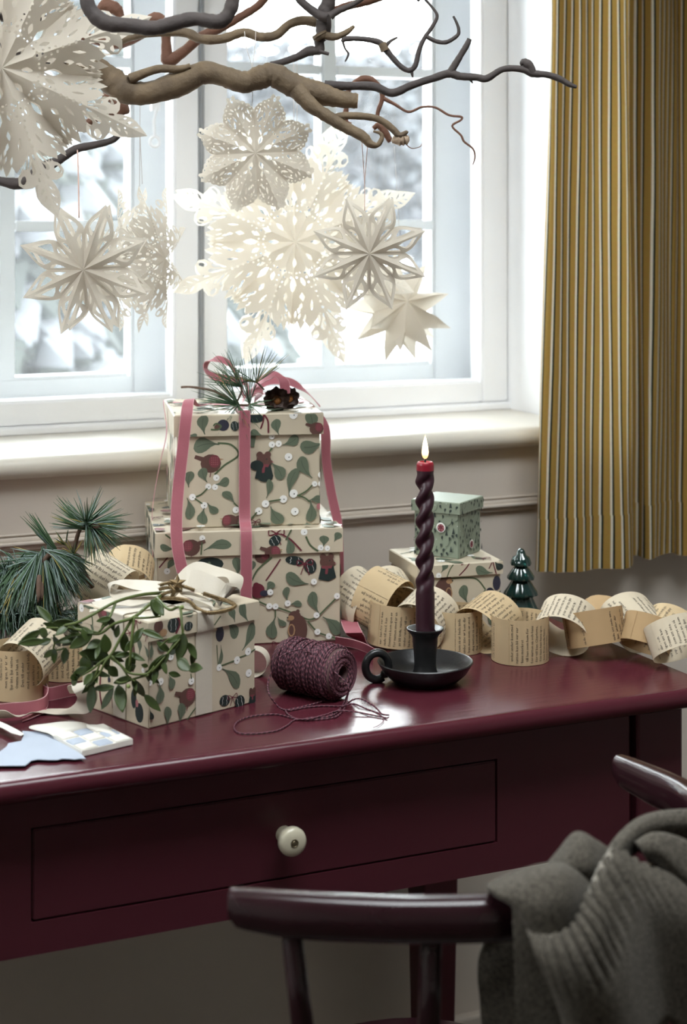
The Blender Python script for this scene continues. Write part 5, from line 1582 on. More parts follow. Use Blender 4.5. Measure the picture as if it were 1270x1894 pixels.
# drooping heavy shoots
for cx, cy, ax, n, L, sp in ((400, 650, (-.1, -1, -.3), 150, .056, .55), (470, 640, (.45, -.9, -.3), 130, .056, .5), (560, 600, (.7, -.75, -.3), 110, .050, .5), (340, 640, (-.7, -.5, -.3), 90, .052, .5), (420, 600, (-.9, .1, -.3), 60, .048, .45), (560, 560, (.9, -.25, -.35), 60, .044, .45),
                              (300, 720, (-.35, -.95, -.2), 110, .056, .5), (660, 580, (.8, -.3, -.3), 60, .03, .5), (200, 700, (-.2, -.9, -.3), 100, .055, .6), (80, 760, (.0, -1, -.2), 120, .055, .7), (0, 800, (.1, -1, -.1), 120, .055, .8), (40, 900, (.0, -1, -.2), 110, .055, .8), (120, 980, (.3, -.9, 0), 110, .055, .8), (240, 920, (.2, -.9, 0), 120, .055, .7),
                              (420, 900, (.1, -1, 0), 130, .050, .6), (20, 740, (-.4, .3, -.3), 40, .04, .9), (60, 1120, (.2, .3, -.2), 110, .05, 1.2), (240, 1160, (.2, .3, -.2), 100, .045, 1.2), (420, 1150, (.2, .4, -.2), 80, .04, 1.1), (600, 1130, (.3, .6, -.1), 50, .026, 1.0), (760, 1095, (.3, .9, 0), 36, .022, .9), (130, 620, (-.5, .5, -.2), 14, .03, .8)):
    tuft(pb, rp_, p6(cx, cy, rp_.uniform(-.008, .012)), VR(*ax), int(n * 1.15), L, sp, r=.0008, droop=.010, frost=.45, along=.02, yellow=.02)
for cx, cy, ax, L in ((385, 760, (.02, -1, -.4), .03), (905, 265, (.9, -.3, -.3), .012), (400, 830, (.1, -1, -.3), .02)):
    b = p6(cx, cy, -.02); a = VR(*ax).normalized()
    MB().tube([b, b + a * L * .3, b + a * L * .7, b + a * L], [.0022, .0032, .0026, .0008], 8).build('bud', m_twg, pb, smooth='all')

# pine sprig on the top box
zS = on_top(kx, .03).dot(FWD)
s1 = lambda cx, cy, d=0.0: PZ(340 + cx * .252, 640 + cy * .252, zS + d)
sg = thing('pine_sprig', 'small pine sprig with a bare twig tip lying on the ribbon of the top box', 'pine sprig', s1(400, 440))
twig([s1(-18, 302, .02), s1(40, 300, .015), s1(110, 308, .012), s1(200, 325, .006), s1(280, 358, .002), s1(380, 420, -.004)], .0014, .0018, sg)
twig([s1(395, 435, -.004), s1(480, 430, -.004), s1(560, 405, -.002)], .0016, .001, sg)
twig([s1(380, 430, -.004), s1(420, 340, 0), s1(430, 268, .004), s1(520, 262, .004), s1(590, 320, .004)], .0014, .0012, sg)
twig([s1(480, 430), s1(500, 360), s1(530, 280)], .0012, .001, sg)
tuft(sg, rp_, s1(395, 430, -.006), VR(-.85, .5, -.15), 46, .058, .75, r=.0006, droop=.001, frost=.05, along=.004)
tuft(sg, rp_, s1(395, 430, -.008), VR(-.2, -.8, -.5), 26, .046, 1.0, r=.00055, droop=.001, frost=.12, lim=lambda d: d.dot(FWD) < -.15)
tuft(sg, rp_, s1(480, 430, -.008), VR(.6, -.4, -.5), 22, .036, 1.0, r=.00055, droop=.001, frost=.12, lim=lambda d: d.dot(FWD) < -.12)
tuft(sg, rp_, s1(480, 430, -.004), VR(-.1, .95, -.1), 16, .062, .55, r=.00055, droop=0, frost=.1)
tuft(sg, rp_, s1(530, 272, .002), VR(.35, .9, -.1), 20, .056, .7, r=.00055, droop=0, frost=.1)
tuft(sg, rp_, s1(520, 262, .002), VR(-.95, .4, -.1), 8, .042, .25, r=.00055, droop=0, frost=.1)
tuft(sg, rp_, s1(430, 300, .002), VR(-.8, .6, -.1), 26, .058, .6, r=.0006, droop=0, frost=.05)
tuft(sg, rp_, s1(380, 270, .002), VR(.1, .9, -.1), 4, .03, .3, r=.00055, droop=0, frost=.1)
# cones
m_cone = mat('dark_larch_cone_scale', (.075, .042, .032), .55, .3, 90, .4, 300, col2=(.03, .018, .016))
m_core = mat('amber_cone_core', (.42, .17, .045), .55, .3, 200, .4, 400)
def cone(label, c, axis, L, Rr, seed):
    t = thing('pine_cone', label, 'pine cone', c, 'pine cones on the top box')
    a = axis.normalized(); o1 = a.orthogonal().normalized(); o2 = a.cross(o1)
    rn = random.Random(seed)
    # one scale: cupped oval plate, shared mesh
    me = None
    MB().tube([c - a * L * .48, c - a * L * .2, c + a * L * .2, c + a * L * .40], [Rr * .3, Rr * .5, Rr * .45, Rr * .22], 8).build('cone_axis', m_core, t, smooth='all')
    sv, sf = [], []
    for i in range(5):
        for j in range(5):
            u_, v_ = j / 4 * 2 - 1, i / 4
            wv = math.sqrt(max(0, 1 - (v_ * 1.5 - .5) ** 2)) if v_ > .33 else .55 + v_ * 1.3
            wv = max(.15, min(1, wv))
            sv.append(Vector((u_ * wv, v_ * 1.4, .42 * v_ * v_ - .34 * u_ * u_ * wv)))
    for i in range(4):
        for j in range(4): sf.append((i * 5 + j, i * 5 + j + 1, i * 5 + j + 6, i * 5 + j + 5))
    me = bpy.data.meshes.new('scale'); me.from_pydata([tuple(v * Rr * .55) for v in sv], [], sf); me.materials.append(m_cone)
    me.polygons.foreach_set('use_smooth', [True] * len(me.polygons)); me.update()
    rows = 7
    for k in range(rows):
        f = k / (rows - 1)
        n = (5, 7, 8, 8, 7, 6, 4)[k]
        for i in range(n):
            an = 2 * math.pi * (i + .5 * (k % 2)) / n + rn.uniform(-.1, .1)
            rad = o1 * math.cos(an) + o2 * math.sin(an)
            tilt = R(44 - 26 * f)                       # opens less towards the tip
            out = (rad * math.sin(tilt) + a * math.cos(tilt)).normalized()
            x = a.cross(rad).normalized()
            z = x.cross(out)
            o = bpy.data.objects.new('scale', me); link(o, t)
            sc_ = (.72, .95, 1.05, 1.05, .95, .8, .6)[k]
            M = Matrix((x, out, z)).transposed().to_4x4()
            M.translation = a * (L * (-.42 + .72 * f)) + rad * Rr * (.25 + .16 * math.sin(math.pi * f))
            o.matrix_basis = M @ Matrix.Scale(sc_, 4)
    return t
lidz = TOP_H
cz1 = PH(512, 738, lidz + .016); cz2 = PH(532, 735, lidz + .014)
cone('near dark pine cone with amber centre on the top box lid', PZ(510, 737, zS + .012), VR(.25, -.2, -.9), .028, .0160, 1)
cone('far dark pine cone half hidden behind the near cone on the top box', PZ(530, 735, zS + .034), VR(.5, -.15, -.75), .025, .0145, 2)

# ================================================================ mistletoe
m_mst = mat('mistletoe_stem', (.085, .115, .022), .5, .2, 80)
m_mlf = mat('mistletoe_leaf', (.070, .105, .022), .36, .25, 40, .06, 200, spec=.5, col2=(.028, .05, .014), transl=.12)
zM = 1.71
mt_ = thing('mistletoe_sprig', 'green mistletoe sprig hanging from the bow over the left corner of the front box', 'mistletoe', PZ(290, 1100, zM))
r6 = lambda cx, cy, d=0.0: PZ(cx * .2852, 900 + cy * .2852, zM + d)
r7 = lambda cx, cy, d=0.0: PZ(150 + cx * .2913, 1030 + cy * .2913, zM + d)
def mstem(P, r0=.0012, r1=.0009):
    r0, r1 = r0 * 1.2, r1 * 1.2
    pts = V3(curve(P, 5)); n = len(pts)
    MB().tube(pts, [r0 + (r1 - r0) * i / (n - 1) for i in range(n)], 8).build('stem', m_mst, mt_, smooth='all')
mstem([r6(1080, 690, .10), r6(1030, 690, .085), r6(900, 705, .05), r6(750, 748, .02), r6(600, 830), r6(500, 882, -.005), r6(420, 900, -.005)], .0016, .0012)
mstem([r6(1060, 690, .09), r6(950, 780, .04), r6(862, 850, 0), r6(740, 890, -.005), r6(640, 955, -.005), r6(520, 930, -.005), r6(440, 912, 0), r6(350, 880, 0)], .0016, .0010)
mstem([r6(862, 850), r6(780, 985, -.005), r6(720, 1090, -.008), r6(650, 1140, -.008), r6(590, 1190, -.006), r6(510, 1232, 0)], .0014, .0009)
mstem([r6(750, 750, .02), r6(705, 860, .005), r6(640, 945, -.005)], .0012, .001)
mstem([r6(868, 850), r6(852, 1000, -.008), r6(840, 1160, -.01)], .0013, .001)
mstem([r6(720, 1095, -.008), r6(790, 1165, -.01), r6(840, 1210, -.01), r6(950, 1215, -.006), r6(1000, 1165, -.004)], .0011, .0009)
mstem([r6(650, 1140, -.008), r6(620, 1220, -.008), r6(590, 1280, -.008)], .001, .0008)
mstem([r6(720, 1095, -.008), r6(680, 1140, -.01), r6(640, 1220, -.01), r6(560, 1300, -.008)], .0011, .0008)
mstem([r6(860, 850), r6(960, 850, 0), r6(1040, 840, .01)], .001, .0009)
mstem([r6(640, 950, -.005), r6(560, 930, -.005), r6(460, 920, 0), r6(300, 915, 0)], .001, .0008)
mstem([r6(350, 960, 0), r6(355, 1010, 0), r6(350, 1060, 0), r6(420, 1050, 0)], .0009, .0008)
mstem([r7(480, 260, .06), r7(560, 335, .03), r7(625, 320, .015), r7(638, 420, 0), r7(640, 500, -.002), r7(570, 590, -.004), r7(450, 730, -.006)], .0013, .0009)
mstem([r7(640, 500, 0), r7(560, 520, 0), r7(500, 570, 0)], .001, .0008)
mstem([r7(430, 750, -.006), r7(350, 770, -.006), r7(260, 800, -.008), r7(220, 790, -.008)], .001, .0008)
mstem([r7(520, 640, 0), r7(515, 700, 0), r7(540, 740, 0)], .0008, .0007)
mstem([r7(180, 640, -.008), r7(250, 690, -.008), r7(300, 760, -.008), r7(340, 790, -.008)], .0009, .0008)
NL, SEG = 3, 9
def leafmesh(curvature, seed):
    rows = []
    for i in range(SEG + 1):
        t = i / SEG
        w = (math.sin(math.pi * min(1, t ** .85)) ** .8) * .5 if 0 < t < 1 else .03
        w = max(w, .05 if t < .5 else .02)
        row = []
        for j in range(-NL, NL + 1):
            s = j / NL
            row.append(Vector((t, w * s, curvature * t * (1 - t) * 1.2 - .25 * w * (1 - s * s) * .5)))
        rows.append(row)
    vs = [p for r in rows for p in r]
    n = 2 * NL + 1
    fs = [(i * n + j, i * n + j + 1, (i + 1) * n + j + 1, (i + 1) * n + j) for i in range(SEG) for j in range(n - 1)]
    me = bpy.data.meshes.new('leaf'); me.from_pydata([tuple(v) for v in vs], [], fs); me.materials.append(m_mlf)
    me.polygons.foreach_set('use_smooth', [True] * len(me.polygons)); me.update()
    return me
LM = [leafmesh(c, i) for i, c in enumerate((.25, -.22, .4, .08))]
rl = random.Random(5)
mt_loc = mt_.location.copy()
def mleaf(a, b, wpx, k, fn):
    d0, d1 = rl.uniform(-.010, .004), rl.uniform(-.014, .008)
    A, B = fn(a[0], a[1], d0), fn(b[0], b[1], d1)
    x = B - A; L = x.length
    x.normalize()
    face = (-FWD + UP * rl.uniform(-.1, .6) + RGT * rl.uniform(-.4, .4)).normalized()
    y = face.cross(x).normalized(); z = x.cross(y)
    o = bpy.data.objects.new('leaf', LM[rl.randrange(4)]); link(o, mt_)
    w = wpx * 1.32 * k * zM / FPX
    M = Matrix((x * L, y * w, z * L * .6)).transposed().to_4x4()
    M.translation = A - mt_loc
    o.matrix_basis = M
    md = o.modifiers.new('thickness', 'SOLIDIFY'); md.thickness = .02; md.offset = 0
for a, b, w in (((335, 880), (238, 772), 44), ((415, 935), (280, 885), 40), ((262, 935), (115, 1028), 44), ((290, 1000), (115, 1020), 40), ((310, 960), (245, 935), 52), ((345, 880), (535, 915), 52), ((540, 962), (355, 1012), 40), ((515, 970), (400, 1032), 42), ((600, 950), (450, 1050), 62), ((355, 1058), (283, 1108), 32),
                ((352, 1050), (350, 1150), 32), ((425, 1045), (415, 1150), 40), ((700, 1090), (510, 1080), 70), ((560, 1095), (540, 1222), 66), ((580, 1100), (575, 1205), 50), ((690, 1080), (678, 955), 58), ((640, 1075), (705, 1165), 66), ((520, 1228), (455, 1240), 40), ((500, 1232), (470, 1292), 34), ((598, 1280), (585, 1468), 48),
                ((625, 1250), (530, 1342), 36), ((740, 1298), (600, 1312), 36), ((735, 1300), (658, 1445), 36), ((768, 1285), (795, 1465), 64), ((850, 1235), (735, 1275), 40), ((858, 1248), (940, 1365), 46), ((935, 1350), (1042, 1458), 44), ((805, 1070), (810, 950), 46), ((752, 980), (770, 895), 34), ((862, 1015), (930, 915), 44),
                ((980, 735), (1062, 835), 60), ((930, 930), (1060, 992), 34), ((962, 1212), (1062, 1088), 46), ((960, 1165), (915, 1155), 22), ((700, 1170), (765, 1230), 48), ((660, 1000), (560, 1050), 50), ((430, 900), (520, 960), 36), ((720, 1100), (800, 1075), 30), ((880, 1160), (800, 1200), 36), ((690, 850), (680, 900), 30)):
    mleaf(a, b, w, .2852, r6)
for a, b, w in (((652, 485), (612, 665), 66), ((610, 650), (695, 722), 58), ((680, 705), (772, 708), 50), ((680, 545), (732, 650), 38), ((560, 612), (440, 745), 44), ((555, 738), (632, 755), 30), ((512, 650), (545, 745), 28), ((482, 540), (568, 606), 34), ((455, 280), (522, 372), 48), ((505, 355), (450, 340), 44), ((380, 468), (525, 522), 32), ((720, 590), (700, 690), 34), ((620, 540), (560, 590), 28)):
    mleaf(a, b, w, .2913, r7)
for k in range(30):                       # further small leaf pairs along the twigs
    fn, cx, cy = rl.choice(((r6, 440, 915), (r6, 520, 930), (r6, 640, 1000), (r6, 720, 1090), (r6, 650, 1140), (r6, 590, 1190), (r6, 860, 1000), (r6, 845, 1100), (r6, 950, 1200), (r6, 640, 1220), (r6, 350, 990), (r7, 640, 480), (r7, 480, 690), (r7, 330, 785), (r6, 760, 890), (r6, 700, 870)))
    cx += rl.uniform(-25, 25); cy += rl.uniform(-25, 25)
    a = rl.uniform(0, 6.28); L = rl.uniform(70, 120)
    mleaf((cx, cy), (cx + L * math.cos(a), cy + abs(L * math.sin(a)) * .9 + 10), rl.uniform(26, 40), .2852 if fn is r6 else .2913, fn)
m_ber = mat('green_mistletoe_berry', (.20, .26, .07), .4, .15, 80)
for fn, cx, cy in ((r7, 300, 822), (r7, 32, 788), (r6, 560, 1262), (r7, 640, 320)):
    MB().lathe([(0, -.0022), (.0015, -.0017), (.0022, 0), (.0015, .0017), (0, .0022)], fn(cx, cy, -.008), 10).build('berry', m_ber, mt_, smooth='all')

# ================================================================ woven paper heart, blue paper shapes
m_blue = mat('pale_blue_paper', (.42, .47, .56), .75, .04, 30, .04, 250, spec=.25)
m_wht = mat('white_craft_paper', (.80, .775, .71), .7, .03, 30, .04, 250, spec=.25)
hx = lambda cx, cy, h: PH(cx * .2047, 1270 + cy * .2047, h)
hz = .7555
tip = hx(740, 590, hz); rgt_ = hx(1200, 480, hz)
wh = thing('woven_heart', 'pale blue and white woven paper heart lying on the desk in front of the box', 'paper heart', (tip + rgt_) / 2 - UP * .005)
lft = hx(640, 528, hz); bck = hx(1000, 400, hz)
# weave frame: o at the near tip, u along the near right edge, v along the near left edge
o_, u_ = tip, (rgt_ - tip)
v_ = hx(470, 440, hz) - tip
m_ = lambda a, b, dz=0.0: o_ + u_ * a + v_ * b + UP * dz
def pad(a0, a1, b0, b1, dz, mt, name):
    mb = MB(); rows = []
    for i in range(7):
        row = []
        for j in range(7):
            s, t = i / 6, j / 6
            bul = .0016 * (1 - (2 * s - 1) ** 4) * (1 - (2 * t - 1) ** 4)
            row.append(m_(a0 + (a1 - a0) * s, b0 + (b1 - b0) * t, dz + bul))
        rows.append(row)
    mb.grid(rows)
    return mb.build(name, mt, wh, smooth='all', solid=.0006)
n_ = 3
for i in range(n_):
    for j in range(n_):
        w_ = (i + j) % 2 == 0
        g = .012
        pad(i / n_ + g, (i + 1) / n_ - g, j / n_ * .95 + g, (j + 1) / n_ * .95 - g, .0012 if w_ else .0004, m_wht if w_ else m_blue, 'woven_strip')
# lobes
def lobe(P, mt, h=.0):
    c = [np.array((p[0], p[1], 0)) for p in P]
    cc_ = curve(c, 5)
    pts = [hx(p[0], p[1], hz + h) for p in cc_]
    mb = MB(); n = len(pts); ce = sum(pts, Vector()) / n
    mid = [p.lerp(ce, .35) + UP * .0016 for p in pts]
    mb.add(pts + mid + [ce + UP * .0018], [(i, (i + 1) % n, n + (i + 1) % n, n + i) for i in range(n)] + [(n + i, n + (i + 1) % n, 2 * n) for i in range(n)])
    return mb.build('lobe', mt, wh, smooth='all', solid=.0006)
lobe([(480, 450), (430, 420), (330, 395), (262, 372), (300, 350), (420, 335), (560, 318), (690, 318), (780, 335), (820, 365), (700, 395), (560, 440), (480, 450)], m_wht, .001)
lobe([(760, 345), (820, 345), (900, 352), (980, 380), (1030, 415), (1060, 438), (1000, 440), (880, 400), (800, 380), (760, 345)], m_wht, .0012)
mb = MB()
mb.add([m_(-.0, 0, -.0045), m_(1, 0, -.0045), m_(1, .95, -.0045), m_(0, .95, -.0045), m_(.0, 0, 0.0008), m_(1, 0, .0008), m_(1, .95, .0008), m_(0, .95, .0008)], [(0, 3, 2, 1), (4, 5, 6, 7), (0, 1, 5, 4), (1, 2, 6, 5), (2, 3, 7, 6), (3, 0, 4, 7)])
mb.build('inner_pocket', m_wht, wh)
def flat_paper(t, P, h, mt, lift=None, name='sheet'):
    top_ = [hx(p[0], p[1], h + (lift(p) if lift else 0)) for p in P]
    mb = MB(); n = len(P)
    bot_ = [p - UP * .0007 for p in top_]
    mb.add(top_ + bot_, [tuple(range(n))[::-1], tuple(range(n, 2 * n))] + [(i, (i + 1) % n, n + (i + 1) % n, n + i) for i in range(n)])
    return mb.build(name, mt, t)
bp = thing('paper_cutout', 'flat pale blue paper cut-out with wavy near edge, lying at the desk edge', 'paper cut-out', hx(300, 580, .75))
flat_paper(bp, [(-150, 640), (-20, 600), (60, 540), (75, 510), (190, 490), (215, 440), (200, 400), (330, 405), (430, 430), (520, 475), (600, 520), (680, 570), (740, 615), (775, 648), (720, 648), (680, 655), (620, 650), (560, 648), (520, 660), (440, 660), (340, 655), (280, 668), (250, 695), (225, 712), (100, 712), (-150, 716)], .7535, m_blue)
bp2 = thing('paper_cutout', 'white paper strip lying across the pale blue cut-out at the desk edge', 'paper cut-out', hx(60, 420, .75))
flat_paper(bp2, [(-150, 250), (-20, 305), (60, 340), (150, 385), (215, 425), (190, 440), (100, 415), (20, 370), (-150, 310)], .7575, m_wht)

# ================================================================ chair
m_chr = mat('dark_red_chair_paint', (.024, .008, .011), .18, .12, 12, .04, 60, spec=.4, coat=.15)
seat_c = LZ(.054, 1.508, .44)
chair = thing('spindle_back_chair', 'dark red low-backed chair with curved top rail, tucked under the desk at right', 'chair', Vector((seat_c.x, seat_c.y, 0)))
fC = (RGT * -.678 + FWD * .735).normalized(); rC = (RGT * .735 + FWD * .678).normalized()
RAIL = [(-.086, 1.31), (-.05, 1.303), (.0, 1.296), (.06, 1.292), (.126, 1.297), (.20, 1.322), (.262, 1.372), (.305, 1.442), (.317, 1.50), (.3085, 1.552), (.285, 1.596), (.261, 1.632)]
rp2 = curve([(a, b, 0) for a, b in RAIL], 8)
RH = .742
mb = MB(); rows = []
nR = len(rp2)
for i, p in enumerate(rp2):
    t = rp2[min(i + 1, nR - 1)] - rp2[max(i - 1, 0)]
    t = t / np.hypot(t[0], t[1]); nx, nz = t[1], -t[0]
    e = min(i, nR - 1 - i) / 10
    k = .74 + .26 * min(1, e) ** .6
    if e < .12: k *= .90
    row = []
    for j in range(20):
        a = 2 * math.pi * j / 20
        ca, sa = math.cos(a), math.sin(a)
        se = lambda v: math.copysign(abs(v) ** .75, v)
        rx, rz_ = .0135 * k * se(ca), .0172 * k * se(sa)
        row.append(LZ(p[0] + nx * rx, p[1] + nz * rx, RH + (.0172 - .0172 * k) * .9 + rz_))
    rows.append(row)
mb.grid(rows, 0, closed=True)
mb.f.append(tuple(range(20))[::-1]); mb.m.append(0)
mb.f.append(tuple((nR - 1) * 20 + j for j in range(20))); mb.m.append(0)
mb.build('top_rail', m_chr, chair, smooth=50)
# seat: shield shape with a softened edge
so = []
for a in np.linspace(0, 2 * math.pi, 49)[:-1]:
    c, s = math.cos(a), math.sin(a)
    se = lambda v, p: math.copysign(abs(v) ** p, v)
    so.append((se(c, .62) * .225, se(s, .62) * (.215 if s > 0 else .225)))
rows = []
for k, h in ((.90, .423), (.985, .428), (1.0, .440), (.985, .452), (.93, .458), (.6, .452), (.2, .449)):
    rows.append([Vector((seat_c.x, seat_c.y, h)) + rC * x * k + fC * y * k for x, y in so])
mb = MB(); mb.grid(rows, 0, closed=True)
mb.f.append(tuple(range(48))[::-1]); mb.m.append(0); mb.f.append(tuple(6 * 48 + j for j in range(48))); mb.m.append(0)
mb.build('seat', m_chr, chair, smooth=45)
def spindle(a, b, r0=.0078, r1=.0095):
    A, B = LZ(*a), LZ(*b)
    MB().tube([A, A.lerp(B, .3), A.lerp(B, .7), B], [r0, r0 * 1.15, r1, r1], 12).build('spindle', m_chr, chair, smooth='all')
sc2 = (seat_c.dot(RGT), seat_c.dot(FWD))
for la, zz in ((-.040, 1.302), (.066, 1.293), (.185, 1.317), (.268, 1.382), (.312, 1.470), (.300, 1.566)):
    dx, dz = sc2[0] - la, sc2[1] - zz
    f = .30
    spindle((la, zz, RH - .008), (la + dx * f, zz + dz * f, .452))
for sx_, sy_ in ((-1, -1), (1, -1), (-1, 1), (1, 1)):
    A = Vector((seat_c.x, seat_c.y, .43)) + rC * .15 * sx_ + fC * .15 * sy_
    B = Vector((seat_c.x, seat_c.y, 0)) + rC * .20 * sx_ + fC * .205 * sy_
    MB().tube([A, A.lerp(B, .35), A.lerp(B, .6), B], [.014, .0185, .018, .012], 14).build('leg', m_chr, chair, smooth='all')
for sx_ in (-1, 1):
    A = Vector((seat_c.x, seat_c.y, .20)) + rC * .177 * sx_ - fC * .18
    B = Vector((seat_c.x, seat_c.y, .20)) + rC * .177 * sx_ + fC * .18
    MB().tube([A, A.lerp(B, .5), B], [.008, .012, .008], 12).build('stretcher', m_chr, chair, smooth='all')

# ================================================================ grey knitted throw over the chair
m_wool = bpy.data.materials.new('grey_brown_wool_knit')
m_wool.use_nodes = True
n_, l_ = m_wool.node_tree.nodes, m_wool.node_tree.links
pw = n_['Principled BSDF']; pw.inputs['Roughness'].default_value = .95; pw.inputs['Specular IOR Level'].default_value = .1
pw.inputs['Sheen Weight'].default_value = .12; pw.inputs['Sheen Roughness'].default_value = .45; pw.inputs['Sheen Tint'].default_value = (.8, .75, .7, 1)
tcw = n_.new('ShaderNodeTexCoord')
nw = n_.new('ShaderNodeTexNoise'); nw.inputs['Scale'].default_value = 420; nw.inputs['Detail'].default_value = 5; l_.new(tcw.outputs['Object'], nw.inputs['Vector'])
rw = n_.new('ShaderNodeValToRGB'); rw.color_ramp.elements[0].color = (.030, .026, .021, 1); rw.color_ramp.elements[1].color = (.115, .102, .083, 1)
rw.color_ramp.elements[0].position = .3; rw.color_ramp.elements[1].position = .7
l_.new(nw.outputs['Fac'], rw.inputs[0]); l_.new(rw.outputs[0], pw.inputs['Base Color'])
bw = n_.new('ShaderNodeBump'); bw.inputs['Strength'].default_value = .6; bw.inputs['Distance'].default_value = .0015; l_.new(nw.outputs['Fac'], bw.inputs['Height']); l_.new(bw.outputs[0], pw.inputs['Normal'])
thr = thing('knitted_throw', 'grey-brown wool jumper with ribbed band draped over the right side of the chair', 'jumper', LZ(.22, 1.32, RH + .02))
def sheet(rows_px, name, nu=8, nv=8, ribs=None, solid=.004, puff=None):
    """rows of (px, py, z) control points -> smooth sheet"""
    R1 = [curve(r, nu) for r in rows_px]
    cols = [curve([R1[i][j] for i in range(len(R1))], nv) for j in range(len(R1[0]))]
    G = [[PZ(*cols[j][i]) for j in range(len(cols))] for i in range(len(cols[0]))]
    nI, nJ = len(G), len(G[0])
    if ribs or puff:
        out = []
        for i in range(nI):
            row = []
            for j in range(nJ):
                du = G[i][min(j + 1, nJ - 1)] - G[i][max(j - 1, 0)]
                dv = G[min(i + 1, nI - 1)][j] - G[max(i - 1, 0)][j]
                n = du.cross(dv)
                n = n.normalized() if n.length > 1e-9 else -FWD
                if n.dot(FWD) > 0: n = -n
                d = 0
                if ribs: d += ribs(i / (nI - 1), j / (nJ - 1))
                if puff: d += puff(i / (nI - 1), j / (nJ - 1))
                row.append(G[i][j] + n * d)
            out.append(row)
        G = out
    mb = MB(); mb.grid(G)
    return mb.build(name, m_wool, thr, smooth='all', solid=solid)
# sleeve-like part hanging behind the rail
sheet([[(898, 1735, 1.335), (925, 1732, 1.335), (960, 1730, 1.33), (1010, 1730, 1.32)],
       [(886, 1765, 1.345), (915, 1765, 1.34), (960, 1765, 1.335), (1010, 1765, 1.33)],
       [(884, 1810, 1.35), (912, 1810, 1.345), (960, 1810, 1.34), (1010, 1810, 1.33)],
       [(888, 1850, 1.355), (916, 1850, 1.35), (960, 1850, 1.34), (1010, 1850, 1.33)],
       [(894, 1960, 1.36), (920, 1960, 1.355), (960, 1960, 1.345), (1010, 1960, 1.33)]], 'back_hang')
# plain front fall beside the ribbed band
sheet([[(948, 1668, 1.262), (985, 1690, 1.255), (1040, 1725, 1.25), (1110, 1735, 1.26)],
       [(950, 1720, 1.258), (985, 1730, 1.252), (1040, 1760, 1.25), (1110, 1770, 1.26)],
       [(953, 1800, 1.262), (985, 1800, 1.258), (1040, 1810, 1.255), (1110, 1820, 1.262)],
       [(956, 1960, 1.27), (985, 1960, 1.268), (1040, 1960, 1.262), (1110, 1960, 1.27)]], 'front_fall')
# roll of cloth over the rail
sheet([[(903, 1652, 1.318), (945, 1640, 1.325), (1000, 1618, 1.33), (1050, 1612, 1.34), (1095, 1625, 1.345)],
       [(903, 1642, 1.302), (945, 1622, 1.30), (1000, 1605, 1.30), (1045, 1603, 1.312), (1092, 1625, 1.33)],
       [(906, 1648, 1.282), (945, 1636, 1.272), (995, 1624, 1.262), (1045, 1622, 1.27), (1092, 1645, 1.30)],
       [(920, 1655, 1.268), (950, 1662, 1.258), (985, 1670, 1.246), (1040, 1665, 1.25), (1085, 1672, 1.28)],
       [(948, 1662, 1.266), (965, 1688, 1.258), (988, 1722, 1.246), (1030, 1736, 1.246), (1080, 1700, 1.27)]], 'rail_roll', solid=.006)
# standing fold behind it
sheet([[(1012, 1616, 1.352), (1040, 1590, 1.356), (1070, 1560, 1.36), (1110, 1590, 1.362), (1140, 1600, 1.365)],
       [(1014, 1604, 1.338), (1036, 1578, 1.338), (1066, 1545, 1.34), (1100, 1560, 1.345), (1136, 1584, 1.352)],
       [(1020, 1606, 1.324), (1044, 1590, 1.318), (1074, 1562, 1.316), (1102, 1576, 1.322), (1128, 1598, 1.336)],
       [(1032, 1610, 1.318), (1060, 1606, 1.306), (1086, 1600, 1.302), (1104, 1612, 1.310), (1120, 1622, 1.322)],
       [(1060, 1612, 1.326), (1080, 1630, 1.31), (1094, 1648, 1.306), (1104, 1655, 1.312), (1112, 1650, 1.32)]], 'standing_fold', solid=.006)
# ribbed band, opening edge first
EDGE = [(984, 1718, 1.252), (992, 1734, 1.244), (1012, 1741, 1.238), (1045, 1735, 1.236), (1072, 1716, 1.240), (1088, 1684, 1.250), (1098, 1650, 1.262), (1114, 1610, 1.282), (1134, 1578, 1.302), (1165, 1592, 1.315), (1200, 1606, 1.325), (1240, 1622, 1.335), (1290, 1660, 1.345)]
def band_row(dx, dy, dz, k):
    out = []
    for i, (x, y, z) in enumerate(EDGE):
        f = i / (len(EDGE) - 1)
        out.append((x + dx[0] + (dx[1] - dx[0]) * f, y + (dy[0] + (dy[1] - dy[0]) * f), z + dz))
    return out
def ribfun(v, u):
    fade = max(0, 1 - v / .62)
    return .0085 * fade * (max(0, 1 - abs(u - .40) / .5)) * math.sin(u * 2 * math.pi * 20)
sheet([EDGE, band_row((6, 14), (24, 22), -.012, 0), band_row((20, 34), (62, 52), -.018, 0), band_row((40, 60), (110, 96), -.018, 0), band_row((60, 80), (170, 170), -.012, 0), band_row((80, 100), (270, 330), .0, 0)],
      'ribbed_band', nu=22, nv=6, ribs=ribfun, solid=.005)
er = [PZ(*p) for p in curve(EDGE[:9], 8)]
MB().tube(er, [.0043 + .0004 * math.sin(i * 2.2) for i in range(len(er))], 8).build('cast_on_edge', mat('backlit_wool_edge', (.24, .215, .18), .95, .25, 500, .5, 700, spec=.1, sheen=.2), thr, smooth='all')  # paler than the wool: backlight along the edge put into its colour
